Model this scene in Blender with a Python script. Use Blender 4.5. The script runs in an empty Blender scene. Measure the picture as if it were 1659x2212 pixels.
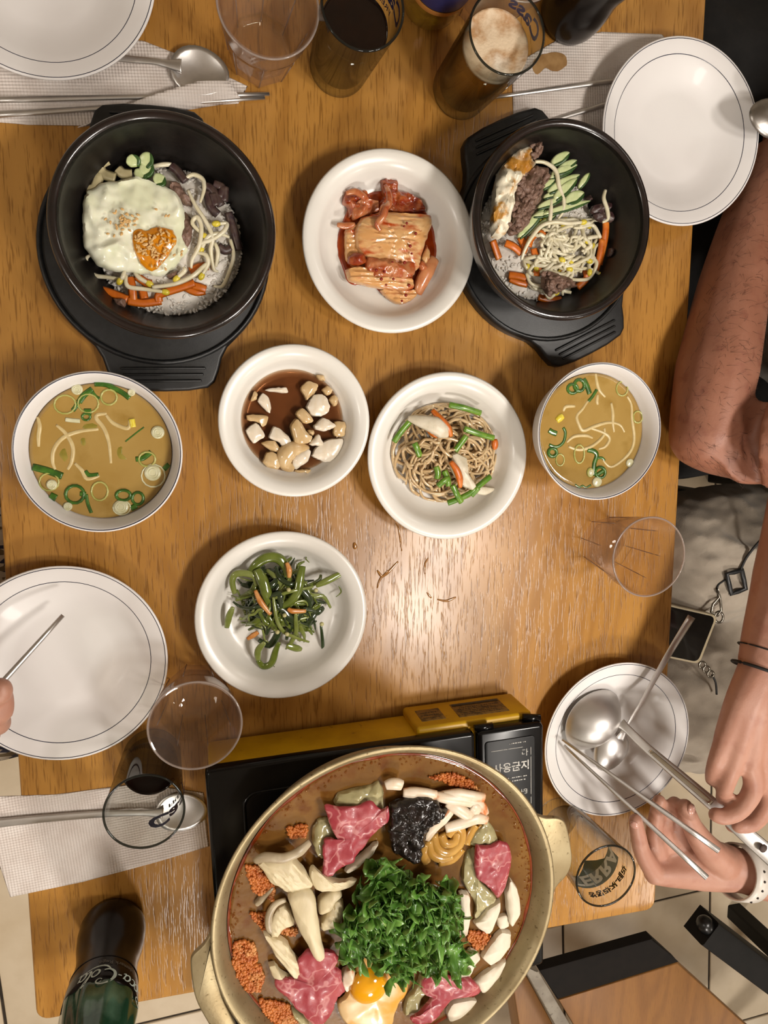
import bpy, bmesh, math, random
import numpy as np
from mathutils import Vector, Matrix, noise

# ---------------------------------------------------------------- camera, light, exposure
scn = bpy.context.scene
COL = scn.collection
T = 0.74                       # table height
HC = 0.70                      # lens above the table top
FPX = 1595.0                   # focal length in pixels of the 1659x2212 frame
rnd = random.Random(7)

def _n(v):
    v = np.array(v, float)
    return v / np.linalg.norm(v)
_Y = -_n((-15, -11471, -FPX))
_X = _n((6497, 213, -FPX))
_X = _n(_X - _Y * (_X @ _Y))
_Z = np.cross(_X, _Y)
RC = np.stack([_X, _Y, _Z])    # camera -> world

cam_d = bpy.data.cameras.new('camera')
cam = bpy.data.objects.new('camera', cam_d)
COL.objects.link(cam)
cam_d.sensor_fit = 'HORIZONTAL'
cam_d.sensor_width = 36.0
cam_d.lens = FPX / 1659 * 36.0
cam_d.clip_start = 0.01
M = Matrix([[*map(float, RC[i]), 0.0] for i in range(3)] + [[0, 0, 0, 1]])
M.translation = Vector((0, 0, T + HC))
cam.matrix_world = M
scn.camera = cam

scn.view_settings.view_transform = 'Standard'
scn.view_settings.look = 'None'
scn.view_settings.gamma = 1.0
scn.view_settings.use_curve_mapping = False
scn.view_settings.exposure = -0.14

world = bpy.data.worlds.new('world')
scn.world = world
world.use_nodes = True
world.node_tree.nodes['Background'].inputs[0].default_value = (1.0, 0.93, 0.85, 1)
world.node_tree.nodes['Background'].inputs[1].default_value = 0.30

def ceiling_or_fill_lamp(name, x, y, z, size, watts, col=(1.0, 0.93, 0.85), aim=(0.15, -0.2)):
    d = bpy.data.lights.new(name, 'AREA')
    d.shape = 'DISK'
    d.size = size
    d.energy = watts
    d.color = col
    o = bpy.data.objects.new(name, d)
    COL.objects.link(o)
    o.location = (x, y, T + z)
    v = Vector((aim[0] - x, aim[1] - y, -z))
    o.rotation_euler = v.to_track_quat('-Z', 'Y').to_euler()
    return o
ceiling_or_fill_lamp('ceiling_or_fill_lamp', 0.96, -0.27, 1.5, 0.22, 11)
ceiling_or_fill_lamp('ceiling_or_fill_lamp', 0.80, -0.58, 1.5, 0.22, 13)
ceiling_or_fill_lamp('ceiling_or_fill_lamp', 0.45, -2.2, 1.6, 0.34, 30)
ceiling_or_fill_lamp('ceiling_or_fill_lamp', -1.35, -0.35, 1.6, 0.30, 7)
ceiling_or_fill_lamp('ceiling_or_fill_lamp', 1.9, 1.2, 1.6, 0.30, 3)
ceiling_or_fill_lamp('ceiling_or_fill_lamp', 2.8, -2.5, 1.6, 0.30, 13, aim=(1.3, -1.4))  # added fill, no known fitting: brightens the floor beyond the table
scn.cycles.transparent_max_bounces = 40

# ---------------------------------------------------------------- helpers
def at(u, v, h=0.0):
    """point of the world at height h above the table top that the photo shows at pixel u, v"""
    d = RC @ np.array([u - 829.5, -(v - 1106.0), -FPX])
    t = (h - HC) / d[2]
    return Vector((d[0] * t, d[1] * t, T + h))

def zoomer(x0, y0, s):
    return lambda X, Y, h=0.0: at(x0 + X / s, y0 + Y / s, h)

def srgb(hx):
    hx = hx.lstrip('#')
    out = []
    for i in (0, 2, 4):
        c = int(hx[i:i + 2], 16) / 255
        out.append(c / 12.92 if c <= 0.04045 else ((c + 0.055) / 1.055) ** 2.4)
    return (*out, 1.0)

MATS = {}
def pm(name, col, rough=0.5, col2=None, scale=60.0, lo=0.4, hi=0.62, bump=0.0, bscale=300.0, bdist=0.001, metal=0.0,
       sss=0.0, coat=0.0, spec=0.5, stretch=(1, 1, 1), col3=None, scale3=25.0, lo3=0.55, hi3=0.7, detail=4.0, trans=0.0, alpha=1.0, sheen=0.0):
    if name in MATS:
        return MATS[name]
    m = bpy.data.materials.new(name)
    m.use_nodes = True
    nt = m.node_tree
    b = nt.nodes['Principled BSDF']
    L = nt.links.new
    b.inputs['Base Color'].default_value = srgb(col)
    b.inputs['Roughness'].default_value = rough
    b.inputs['Metallic'].default_value = metal
    b.inputs['Specular IOR Level'].default_value = spec
    b.inputs['Coat Weight'].default_value = coat
    b.inputs['Coat Roughness'].default_value = 0.08
    b.inputs['Subsurface Weight'].default_value = sss
    b.inputs['Subsurface Radius'].default_value = (0.006, 0.004, 0.003)
    b.inputs['Subsurface Scale'].default_value = 1.0
    b.inputs['Transmission Weight'].default_value = trans
    b.inputs['Alpha'].default_value = alpha
    b.inputs['Sheen Weight'].default_value = sheen
    tc = nt.nodes.new('ShaderNodeTexCoord')
    mp = nt.nodes.new('ShaderNodeMapping')
    mp.inputs['Scale'].default_value = stretch
    L(tc.outputs['Object'], mp.inputs['Vector'])
    cur = None
    def layer(prev, c, sc, l, h):
        nz = nt.nodes.new('ShaderNodeTexNoise')
        nz.inputs['Scale'].default_value = sc
        nz.inputs['Detail'].default_value = detail
        L(mp.outputs[0], nz.inputs['Vector'])
        mr = nt.nodes.new('ShaderNodeMapRange')
        mr.inputs['From Min'].default_value = l
        mr.inputs['From Max'].default_value = h
        L(nz.outputs['Fac'], mr.inputs['Value'])
        mx = nt.nodes.new('ShaderNodeMix')
        mx.data_type = 'RGBA'
        L(mr.outputs[0], mx.inputs['Factor'])
        if prev is None:
            mx.inputs['A'].default_value = srgb(col)
        else:
            L(prev, mx.inputs['A'])
        mx.inputs['B'].default_value = srgb(c)
        return mx.outputs['Result']
    if col2:
        cur = layer(cur, col2, scale, lo, hi)
    if col3:
        cur = layer(cur, col3, scale3, lo3, hi3)
    if cur is not None:
        L(cur, b.inputs['Base Color'])
    if bump:
        nb = nt.nodes.new('ShaderNodeTexNoise')
        nb.inputs['Scale'].default_value = bscale
        nb.inputs['Detail'].default_value = 3
        L(mp.outputs[0], nb.inputs['Vector'])
        bp = nt.nodes.new('ShaderNodeBump')
        bp.inputs['Strength'].default_value = bump
        bp.inputs['Distance'].default_value = bdist
        L(nb.outputs['Fac'], bp.inputs['Height'])
        L(bp.outputs[0], b.inputs['Normal'])
    MATS[name] = m
    return m

def clear_mat(name, tint, rough=0.03, milk=0.0, rim=None, milk_col='d8c8c0', absorb=None, density=0.0, ior=1.45):
    """thin clear wall or clear liquid: light passes straight through, the surface reflects by Fresnel"""
    m = bpy.data.materials.new(name)
    m.use_nodes = True
    nt = m.node_tree
    nt.nodes.clear()
    L = nt.links.new
    out = nt.nodes.new('ShaderNodeOutputMaterial')
    tr = nt.nodes.new('ShaderNodeBsdfTransparent')
    tr.inputs[0].default_value = srgb(tint)
    gl = nt.nodes.new('ShaderNodeBsdfGlossy')
    gl.inputs['Roughness'].default_value = rough
    lw = nt.nodes.new('ShaderNodeLayerWeight')
    pw = nt.nodes.new('ShaderNodeMath'); pw.operation = 'POWER'; pw.inputs[1].default_value = 5.0
    L(lw.outputs['Facing'], pw.inputs[0])
    fr = nt.nodes.new('ShaderNodeMapRange')
    fr.inputs['To Min'].default_value = ((ior - 1) / (ior + 1)) ** 2
    fr.inputs['To Max'].default_value = 0.55
    L(pw.outputs[0], fr.inputs['Value'])
    if rim:
        p2 = nt.nodes.new('ShaderNodeMath'); p2.operation = 'POWER'; p2.inputs[1].default_value = 4.5
        L(lw.outputs['Facing'], p2.inputs[0])
        mc = nt.nodes.new('ShaderNodeMix'); mc.data_type = 'RGBA'
        L(p2.outputs[0], mc.inputs['Factor'])
        mc.inputs['A'].default_value = srgb(tint); mc.inputs['B'].default_value = srgb(rim)
        L(mc.outputs['Result'], tr.inputs[0])
    mx = nt.nodes.new('ShaderNodeMixShader')
    base = tr.outputs[0]
    if milk:
        df = nt.nodes.new('ShaderNodeBsdfDiffuse')
        df.inputs[0].default_value = srgb(milk_col)
        m2 = nt.nodes.new('ShaderNodeMixShader')
        m2.inputs[0].default_value = milk
        L(tr.outputs[0], m2.inputs[1])
        L(df.outputs[0], m2.inputs[2])
        base = m2.outputs[0]
    L(fr.outputs[0], mx.inputs[0])
    L(base, mx.inputs[1])
    L(gl.outputs[0], mx.inputs[2])
    L(mx.outputs[0], out.inputs['Surface'])
    if absorb:
        va = nt.nodes.new('ShaderNodeVolumeAbsorption')
        va.inputs['Color'].default_value = srgb(absorb)
        va.inputs['Density'].default_value = density
        L(va.outputs[0], out.inputs['Volume'])
    MATS[name] = m
    return m

WO = {}                                    # object name -> world origin
def tag(o, label=None, cat=None, group=None, kind=None):
    if label: o['label'] = label
    if cat: o['category'] = cat
    if group: o['group'] = group
    if kind: o['kind'] = kind
    return o

def empty(name, loc, label=None, cat=None, group=None, rz=0.0):
    o = bpy.data.objects.new(name, None)
    o.empty_display_size = 0.02
    COL.objects.link(o)
    o.location = loc
    o.rotation_euler = (0, 0, rz)
    WO[o.name] = Vector(loc)
    return tag(o, label, cat, group)

def mk(name, geo, mat, parent=None, smooth=True, label=None, cat=None, group=None, kind=None, local=False):
    """one mesh object from (verts, faces); world coordinates unless local"""
    v, f = geo
    v = np.array([tuple(p) for p in v], float)
    lo, hi = v.min(0), v.max(0)
    org = np.array([(lo[0] + hi[0]) / 2, (lo[1] + hi[1]) / 2, lo[2]])
    me = bpy.data.meshes.new(name)
    me.from_pydata((v - org).tolist(), [], [tuple(q) for q in f])
    me.validate()
    if len(f) < 30000:
        bm = bmesh.new(); bm.from_mesh(me)
        bmesh.ops.recalc_face_normals(bm, faces=bm.faces)
        bm.to_mesh(me); bm.free()
    if smooth:
        me.polygons.foreach_set('use_smooth', [True] * len(me.polygons))
    if mat:
        me.materials.append(mat)
    o = bpy.data.objects.new(name, me)
    COL.objects.link(o)
    org = Vector(org)
    if parent:
        o.parent = parent
        if local:
            o.location = org
            WO[o.name] = WO[parent.name] + org
        else:
            o.location = org - WO[parent.name]
            WO[o.name] = org
    else:
        o.location = org
        WO[o.name] = org
    return tag(o, label, cat, group, kind)

def copy_tree(o, parent=None):
    c = o.copy()
    COL.objects.link(c)
    c.parent = parent
    for ch in list(o.children):
        copy_tree(ch, c)
    WO[c.name] = WO.get(o.name, Vector())
    return c

def join(*geos):
    V, F = [], []
    for v, f in geos:
        k = len(V)
        V += [tuple(p) for p in v]
        F += [tuple(i + k for i in q) for q in f]
    return V, F

def shift(geo, d):
    return [tuple(np.array(p) + np.array(d)) for p in geo[0]], geo[1]

def xform(geo, mat):
    return [tuple(mat @ Vector(p)) for p in geo[0]], geo[1]

def lathe(prof, n=72, c=(0, 0, 0), closed=False):
    V, F, rings = [], [], []
    for r, z in prof:
        if r < 1e-6:
            rings.append([len(V)])
            V.append((c[0], c[1], c[2] + z))
        else:
            rings.append(list(range(len(V), len(V) + n)))
            V += [(c[0] + r * math.cos(2 * math.pi * i / n), c[1] + r * math.sin(2 * math.pi * i / n), c[2] + z) for i in range(n)]
    pairs = list(zip(rings[:-1], rings[1:]))
    if closed:
        pairs.append((rings[-1], rings[0]))
    for a, b in pairs:
        if len(a) == 1 and len(b) == 1:
            continue
        for i in range(n):
            j = (i + 1) % n
            if len(a) == 1:
                F.append((a[0], b[j], b[i]))
            elif len(b) == 1:
                F.append((a[i], a[j], b[0]))
            else:
                F.append((a[i], a[j], b[j], b[i]))
    return V, F

def cr(pts, k=6, closed=False):
    """Catmull-Rom through points (any dimension)"""
    P = [np.array(tuple(p), float) for p in pts]
    n = len(P)
    out = []
    rng = range(n) if closed else range(n - 1)
    for i in rng:
        if closed:
            a, b, c, d = P[(i - 1) % n], P[i], P[(i + 1) % n], P[(i + 2) % n]
        else:
            a, b, c, d = P[max(i - 1, 0)], P[i], P[i + 1], P[min(i + 2, n - 1)]
        for j in range(k):
            t = j / k
            out.append(0.5 * ((2 * b) + (-a + c) * t + (2 * a - 5 * b + 4 * c - d) * t * t + (-a + 3 * b - 3 * c + d) * t ** 3))
    if not closed:
        out.append(P[-1])
    return out

def tube(pts, rad, n=8, flat=1.0, closed=False, up=(0, 0, 1)):
    """swept tube; rad = number or list; flat = height/width of the section"""
    P = [np.array(tuple(p), float) for p in pts]
    m = len(P)
    if not hasattr(rad, '__len__'):
        rad = [rad] * m
    elif len(rad) != m:
        rad = np.interp(np.linspace(0, 1, m), np.linspace(0, 1, len(rad)), rad)
    V, F = [], []
    U = np.array(up, float)
    for i in range(m):
        if closed:
            t = P[(i + 1) % m] - P[(i - 1) % m]
        else:
            t = P[min(i + 1, m - 1)] - P[max(i - 1, 0)]
        t = t / (np.linalg.norm(t) + 1e-12)
        s = np.cross(t, U)
        if np.linalg.norm(s) < 0.15:
            s = np.cross(t, np.array((1.0, 0.13, 0)))
        s /= np.linalg.norm(s)
        w = np.cross(s, t)
        for j in range(n):
            a = 2 * math.pi * j / n
            V.append(P[i] + rad[i] * (math.cos(a) * s + math.sin(a) * flat * w))
    rr = range(m) if closed else range(m - 1)
    for i in rr:
        i2 = (i + 1) % m
        for j in range(n):
            j2 = (j + 1) % n
            F.append((i * n + j, i * n + j2, i2 * n + j2, i2 * n + j))
    if not closed:
        F.append(tuple(range(n - 1, -1, -1)))
        F.append(tuple((m - 1) * n + j for j in range(n)))
    return V, F

def soft_outline(pts, k, rag=0.0, seed=0.0):
    """closed outline: straight runs with softened corners and a slightly torn edge"""
    P = [np.array(tuple(p), float) for p in pts]
    n = len(P)
    O = []
    for i in range(n):
        for j in range(k):
            O.append(P[i] + (P[(i + 1) % n] - P[i]) * j / k)
    for _ in range(1 if k > 1 else 0):
        O = [O[i] * .5 + (O[i - 1] + O[(i + 1) % len(O)]) * .25 for i in range(len(O))]
    if rag:
        O = [o + np.array((rag * noise.noise(Vector((o[0] * 420, o[1] * 420, seed))), rag * noise.noise(Vector((o[0] * 420, o[1] * 420, seed + 31))), 0)) for o in O]
    return O

def patch(outline, thick=0.003, bulge=0.002, amp=0.0, freq=60.0, seed=0.0, rings=6, k=4, edge=0.5, extra=None, centre=None, rag=0.0008):
    """organic slab: outline of world points, steep sides, wavy and slightly domed top"""
    O = soft_outline(outline, k, rag if k > 1 else 0, seed)
    n = len(O)
    C = sum(O) / n if centre is None else np.array(tuple(centre))
    V, F = [], []
    ss = [1.0, 0.985, 0.93] + [0.93 * (1 - (i + 1) / (rings - 1)) for i in range(rings - 2)]
    fr = [0.0, edge, 0.95] + [1.0] * (rings - 2)
    def nz(p):
        return amp * noise.noise(Vector((p[0] * freq, p[1] * freq, seed))) + 0.5 * amp * noise.noise(Vector((p[0] * freq * 2.3, p[1] * freq * 2.3, seed + 9))) + (extra(p[0], p[1]) if extra else 0)
    for q, (s, f) in enumerate(zip(ss, fr)):
        for p in O:
            x = C + (p - C) * s
            V.append((x[0], x[1], p[2] * s + C[2] * (1 - s) + thick * f + bulge * (1 - s * s) + (nz(x) if q else min(0, nz(x)))))
    V.append((C[0], C[1], C[2] + thick + bulge + nz(C)))
    R = len(ss)
    for r in range(R - 1):
        for i in range(n):
            j = (i + 1) % n
            F.append((r * n + i, r * n + j, (r + 1) * n + j, (r + 1) * n + i))
    last = (R - 1) * n
    for i in range(n):
        F.append((last + i, last + (i + 1) % n, len(V) - 1))
    F.append(tuple(range(n - 1, -1, -1)))
    return V, F

def prism(poly, z0, z1, bevel=0.0, steps=3):
    """upright slab from an xy outline (list), with rounded upper edge"""
    n = len(poly)
    P = [np.array(p[:2], float) for p in poly]
    C = sum(P) / n
    nrm = []
    area = sum(P[i][0] * P[(i + 1) % n][1] - P[(i + 1) % n][0] * P[i][1] for i in range(n))
    sg = 1 if area > 0 else -1
    for i in range(n):
        e = P[(i + 1) % n] - P[i - 1]
        e = e / (np.linalg.norm(e) + 1e-12)
        nrm.append(np.array((e[1], -e[0])) * sg)
    V, F = [], []
    lay = [(0, z0)]
    if bevel:
        for s in range(steps + 1):
            a = math.pi / 2 * s / steps
            lay.append((bevel * (1 - math.cos(a)), z1 - bevel + bevel * math.sin(a)))
    else:
        lay.append((0, z1))
    for ins, z in lay:
        for i in range(n):
            q = P[i] - nrm[i] * ins
            V.append((q[0], q[1], z))
    for r in range(len(lay) - 1):
        for i in range(n):
            j = (i + 1) % n
            F.append((r * n + i, r * n + j, (r + 1) * n + j, (r + 1) * n + i))
    F.append(tuple(range(n - 1, -1, -1)))
    F.append(tuple((len(lay) - 1) * n + i for i in range(n)))
    return V, F

def rrect(x0, x1, y0, y1, r, k=5):
    out = []
    for cx, cy, a0 in ((x1 - r, y1 - r, 0), (x0 + r, y1 - r, 90), (x0 + r, y0 + r, 180), (x1 - r, y0 + r, 270)):
        for i in range(k + 1):
            a = math.radians(a0 + 90 * i / k)
            out.append((cx + r * math.cos(a), cy + r * math.sin(a)))
    return out

def box(x0, x1, y0, y1, z0, z1, r=0.002):
    return prism(rrect(x0, x1, y0, y1, r, 2), z0, z1, min(r, (z1 - z0) / 3), 2)

def ball(c, r, n=10, m=6):
    prof = [(r * math.sin(math.pi * i / m), -r * math.cos(math.pi * i / m)) for i in range(m + 1)]
    prof[0] = (0, -r); prof[-1] = (0, r)
    return lathe(prof, n, c)

def flat_shade(o):
    o.data.polygons.foreach_set('use_smooth', [False] * len(o.data.polygons))
    return o

def sharp(o, deg=35):
    """smooth faces, sharp edges above an angle"""
    bm = bmesh.new(); bm.from_mesh(o.data)
    for e in bm.edges:
        if len(e.link_faces) == 2 and e.calc_face_angle(0) > math.radians(deg):
            e.smooth = False
    bm.to_mesh(o.data); bm.free()
    return o

def text_geo(body, size=0.01, shear=0.0, bold=0.0, extrude=0.0, spacing=1.0):
    """letters as a flat mesh centred on x, baseline y=0"""
    cu = bpy.data.curves.new('lettering', 'FONT')
    cu.body = body
    cu.size = size
    cu.shear = shear
    cu.offset = bold
    cu.extrude = extrude
    cu.space_character = spacing
    cu.align_x = 'CENTER'
    cu.resolution_u = 3
    o = bpy.data.objects.new('lettering', cu)
    COL.objects.link(o)
    dg = bpy.context.evaluated_depsgraph_get()
    me = bpy.data.meshes.new_from_object(o.evaluated_get(dg))
    bm = bmesh.new(); bm.from_mesh(me)
    bmesh.ops.triangulate(bm, faces=bm.faces)
    bmesh.ops.subdivide_edges(bm, edges=[e for e in bm.edges if e.calc_length() > size * 0.18], cuts=1)
    bmesh.ops.triangulate(bm, faces=bm.faces)
    V = [tuple(v.co) for v in bm.verts]
    F = [tuple(v.index for v in f.verts) for f in bm.faces]
    bm.free()
    bpy.data.objects.remove(o, do_unlink=True)
    bpy.data.meshes.remove(me)
    bpy.data.curves.remove(cu)
    return V, F

def wrap(geo, c, r, az, z, off=0.0003):
    """lay flat lettering round an upright cylinder, facing outwards at azimuth az (degrees)"""
    V = []
    for x, y, w in geo[0]:
        a = math.radians(az) + x / r
        rr = r + off + w
        V.append((c[0] + rr * math.cos(a), c[1] + rr * math.sin(a), c[2] + z + y))
    return V, geo[1]

def remesh(geo, voxel, smooth_it=6):
    """fuse overlapping solids into one skin"""
    me = bpy.data.meshes.new('tmp')
    me.from_pydata([tuple(p) for p in geo[0]], [], geo[1])
    o = bpy.data.objects.new('tmp', me)
    COL.objects.link(o)
    md = o.modifiers.new('r', 'REMESH')
    md.mode = 'VOXEL'
    md.voxel_size = voxel
    if smooth_it:
        sm = o.modifiers.new('s', 'SMOOTH')
        sm.factor = 0.5
        sm.iterations = smooth_it
    dg = bpy.context.evaluated_depsgraph_get()
    m2 = bpy.data.meshes.new_from_object(o.evaluated_get(dg))
    V = [tuple(v.co) for v in m2.vertices]
    F = [tuple(p.vertices) for p in m2.polygons]
    bpy.data.objects.remove(o, do_unlink=True)
    bpy.data.meshes.remove(me)
    bpy.data.meshes.remove(m2)
    return V, F

def limb(pts, rad, n=14):
    """closed tapered limb with round ends (for remesh)"""
    P = cr(pts, 5)
    r = np.interp(np.linspace(0, 1, len(P)), np.linspace(0, 1, len(rad)), rad)
    a, b = tuple(pts[0]), tuple(pts[-1])
    return join(tube(P, r, n), ball(a, rad[0], 14, 10), ball(b, rad[-1], 14, 10))
# ---------------------------------------------------------------- surface materials
def wood_mat(name, base, dark, light, pore, rough=0.32, along='y', pores=1.0, coat=0.0):
    m = bpy.data.materials.new(name)
    m.use_nodes = True
    nt = m.node_tree
    L = nt.links.new
    b = nt.nodes['Principled BSDF']
    tc = nt.nodes.new('ShaderNodeTexCoord')
    def mapped(s):
        mp = nt.nodes.new('ShaderNodeMapping')
        mp.inputs['Scale'].default_value = s if along == 'y' else (s[1], s[0], s[2])
        L(tc.outputs['Object'], mp.inputs['Vector'])
        return mp.outputs[0]
    def noise_(vec, sc, det=3, dist=0.0):
        n = nt.nodes.new('ShaderNodeTexNoise')
        n.inputs['Scale'].default_value = sc
        n.inputs['Detail'].default_value = det
        n.inputs['Distortion'].default_value = dist
        L(vec, n.inputs['Vector'])
        return n.outputs['Fac']
    def rng(v, a, c, x=0.0, y=1.0):
        n = nt.nodes.new('ShaderNodeMapRange')
        n.inputs['From Min'].default_value = a
        n.inputs['From Max'].default_value = c
        n.inputs['To Min'].default_value = x
        n.inputs['To Max'].default_value = y
        L(v, n.inputs['Value'])
        return n.outputs[0]
    def mix(f, a, c):
        n = nt.nodes.new('ShaderNodeMix')
        n.data_type = 'RGBA'
        L(f, n.inputs['Factor'])
        if isinstance(a, str): n.inputs['A'].default_value = srgb(a)
        else: L(a, n.inputs['A'])
        n.inputs['B'].default_value = srgb(c)
        return n.outputs['Result']
    # figure: sine of a stretched noise = cathedral rings
    fig = noise_(mapped((1, 0.16, 1)), 7.0, 2)
    mul = nt.nodes.new('ShaderNodeMath'); mul.operation = 'MULTIPLY'; mul.inputs[1].default_value = 95.0
    L(fig, mul.inputs[0])
    sn = nt.nodes.new('ShaderNodeMath'); sn.operation = 'SINE'
    L(mul.outputs[0], sn.inputs[0])
    c1 = mix(rng(sn.outputs[0], -0.6, 1.0, 0, 0.45), base, dark)
    tone = noise_(mapped((1, 0.10, 1)), 24.0, 3)
    c2 = mix(rng(tone, 0.45, 0.75, 0, 0.7), c1, light)
    pr = rng(noise_(mapped((1, 0.065, 1)), 720.0, 2), 0.55, 0.66)
    c3 = mix(rng(pr, 0, 1, 0, 0.62 * pores), c2, pore)
    L(c3, b.inputs['Base Color'])
    b.inputs['Roughness'].default_value = rough
    b.inputs['Coat Weight'].default_value = coat
    b.inputs['Coat Roughness'].default_value = 0.15
    bp = nt.nodes.new('ShaderNodeBump')
    bp.inputs['Strength'].default_value = 0.18 * pores
    bp.inputs['Distance'].default_value = 0.0006
    bp.invert = True
    L(pr, bp.inputs['Height'])
    L(bp.outputs[0], b.inputs['Normal'])
    return m

def tissue_mat(name, col='d9d0c9', pitch=0.0036):
    m = pm(name, col, 0.9, col2='cfc4bc', scale=40)
    nt = m.node_tree
    L = nt.links.new
    b = nt.nodes['Principled BSDF']
    tc = nt.nodes.new('ShaderNodeTexCoord')
    mp = nt.nodes.new('ShaderNodeMapping')
    mp.inputs['Rotation'].default_value = (0, 0, math.radians(40))
    L(tc.outputs['Object'], mp.inputs['Vector'])
    sp = nt.nodes.new('ShaderNodeSeparateXYZ')
    L(mp.outputs[0], sp.inputs[0])
    outs = []
    for ax in (0, 1):
        a = nt.nodes.new('ShaderNodeMath'); a.operation = 'MULTIPLY'; a.inputs[1].default_value = 2 * math.pi / pitch
        L(sp.outputs[ax], a.inputs[0])
        s = nt.nodes.new('ShaderNodeMath'); s.operation = 'SINE'
        L(a.outputs[0], s.inputs[0])
        outs.append(s.outputs[0])
    mu = nt.nodes.new('ShaderNodeMath'); mu.operation = 'MULTIPLY'
    L(outs[0], mu.inputs[0]); L(outs[1], mu.inputs[1])
    bp = nt.nodes.new('ShaderNodeBump')
    bp.inputs['Strength'].default_value = 0.7
    bp.inputs['Distance'].default_value = 0.0005
    L(mu.outputs[0], bp.inputs['Height'])
    L(bp.outputs[0], b.inputs['Normal'])
    return m

OAK = wood_mat('oak_veneer', 'ab7a38', '8e5f26', 'b98946', '6f4719', rough=0.27)
OAK_SIDE = wood_mat('oak_edge', 'a87338', '8a5a2a', 'b98443', '6e4419', rough=0.5)
SEATWOOD = wood_mat('seat_plywood', '8a5c28', '70471c', '96682f', '5b3915', rough=0.5, pores=0.4)
TILE = pm('floor_tile', 'd8c8ae', 0.42, col2='c9b698', scale=9, lo=0.42, hi=0.7, col3='d0bfa4', scale3=30, lo3=0.5, hi3=0.8, bump=0.12, bscale=120)
GROUT = pm('grout', '2c241b', 0.9, col2='3a3025', scale=50)
CHINA = pm('white_china', 'e0dddb', 0.42, col2='dcd8d6', scale=8, coat=0.04, spec=.4)
MELA = pm('white_melamine', 'e4e1da', 0.28, col2='dfdbd3', scale=10, coat=0.08)
BLUE = pm('navy_line', '23263f', 0.25, col2='1a1c33', scale=80)
STONE = pm('black_earthenware', '140f0e', 0.22, col2='1f1513', scale=60, coat=0.3, bump=0.05, bscale=500)
STONE_IN = pm('black_earthenware_inside', '0d0a09', 0.35, col2='15100e', scale=60, bump=0.06, bscale=600)
BLACKP = pm('black_plastic', '101112', 0.42, col2='18191a', scale=200, bump=0.05, bscale=900)
STEEL = pm('brushed_steel', 'd6d3d0', 0.38, col2='c8c5c2', scale=40, metal=1.0, bump=0.03, bscale=700, stretch=(1, 1, 1))
STEEL_D = pm('worn_steel', 'a49f9a', 0.33, col2='8f8b86', scale=60, metal=1.0, bump=0.04, bscale=600)
BRASS = pm('brushed_brass', 'a99a78', 0.48, col2='958462', scale=25, metal=0.72, bump=0.10, bscale=400, col3='6f5f42', scale3=260, lo3=0.62, hi3=0.72)
ENAMEL = pm('black_enamel', '08080a', 0.2, col2='0c0c0d', scale=30, coat=0.12, spec=.3)
YELLOW = pm('yellow_paint', 'd2a410', 0.42, col2='c2950c', scale=30, col3='7d5a10', scale3=120, lo3=0.68, hi3=0.76)
TISSUE = tissue_mat('embossed_tissue')

# ---------------------------------------------------------------- floor
def solid(geo, name, mat, **k): return mk(name, geo, mat, **k)
floor = mk('floor', box(-1.9, 3.1, -2.9, 2.1, -0.03, -0.004, 0.001), GROUT, smooth=False, kind='structure')
a = math.radians(3.3)
tile_me = None
p0 = at(1535, 1920, -T)
for i in range(-7, 5):
    for j in range(-3, 8):
        x = p0.x + (i + 0.5) * 0.40 * math.cos(a) - (j + 0.5) * 0.40 * math.sin(a)
        y = p0.y + (i + 0.5) * 0.40 * math.sin(a) + (j + 0.5) * 0.40 * math.cos(a)
        if not (-1.65 < x < 2.85 and -2.65 < y < 1.85):
            continue
        if tile_me is None:
            o = mk('tile', box(-0.197, 0.197, -0.197, 0.197, 0, 0.008, 0.002), TILE)
            tile_me = o.data
        else:
            o = bpy.data.objects.new('tile', tile_me)
            COL.objects.link(o)
        o.parent = floor
        o.location = Vector((x, y, -0.008)) - WO['floor']
        o.rotation_euler = (0, 0, a)

# ---------------------------------------------------------------- walls and ceiling of the dining room, all beyond the frame
PAINT = pm('wall_paint', 'd8d0c4', 0.8, col2='d0c8bb', scale=6)
mk('wall_back', box(-2.0, 3.2, 2.1, 2.2, -0.03, 2.55, .002), PAINT, kind='structure', smooth=False)
mk('wall_front', box(-2.0, 3.2, -3.0, -2.9, -0.03, 2.55, .002), PAINT, kind='structure', smooth=False)
mk('wall_left', box(-2.0, -1.9, -2.9, 2.1, -0.03, 2.55, .002), PAINT, kind='structure', smooth=False)
mk('wall_right', box(3.1, 3.2, -2.9, 2.1, -0.03, 2.55, .002), PAINT, kind='structure', smooth=False)
mk('ceiling', box(-2.0, 3.2, -3.0, 2.2, 2.55, 2.62, .002), PAINT, kind='structure', smooth=False)

# ---------------------------------------------------------------- table
table = empty('dining_table', (0.167, 0.02, 0), 'rectangular oak veneer restaurant table covered with dishes', 'table')
TX0, TX1, TY0, TY1 = -0.1715, 0.5045, -0.586, 0.62
top = sharp(mk('tabletop', prism(rrect(TX0, TX1, TY0, TY1, 0.012), T - 0.03, T, 0.0025), OAK, table))
for ya in (TY0 + .05, TY1 - .07):
    mk('apron', box(TX0 + .05, TX1 - .05, ya, ya + .02, T - .09, T - .03), OAK_SIDE, table)
for lx in (TX0 + 0.05, TX1 - 0.09):
    for ly in (TY0 + 0.05, TY1 - 0.09):
        mk('leg', box(lx, lx + 0.04, ly, ly + 0.04, 0, T - 0.03, 0.004), OAK_SIDE, table)

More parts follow.
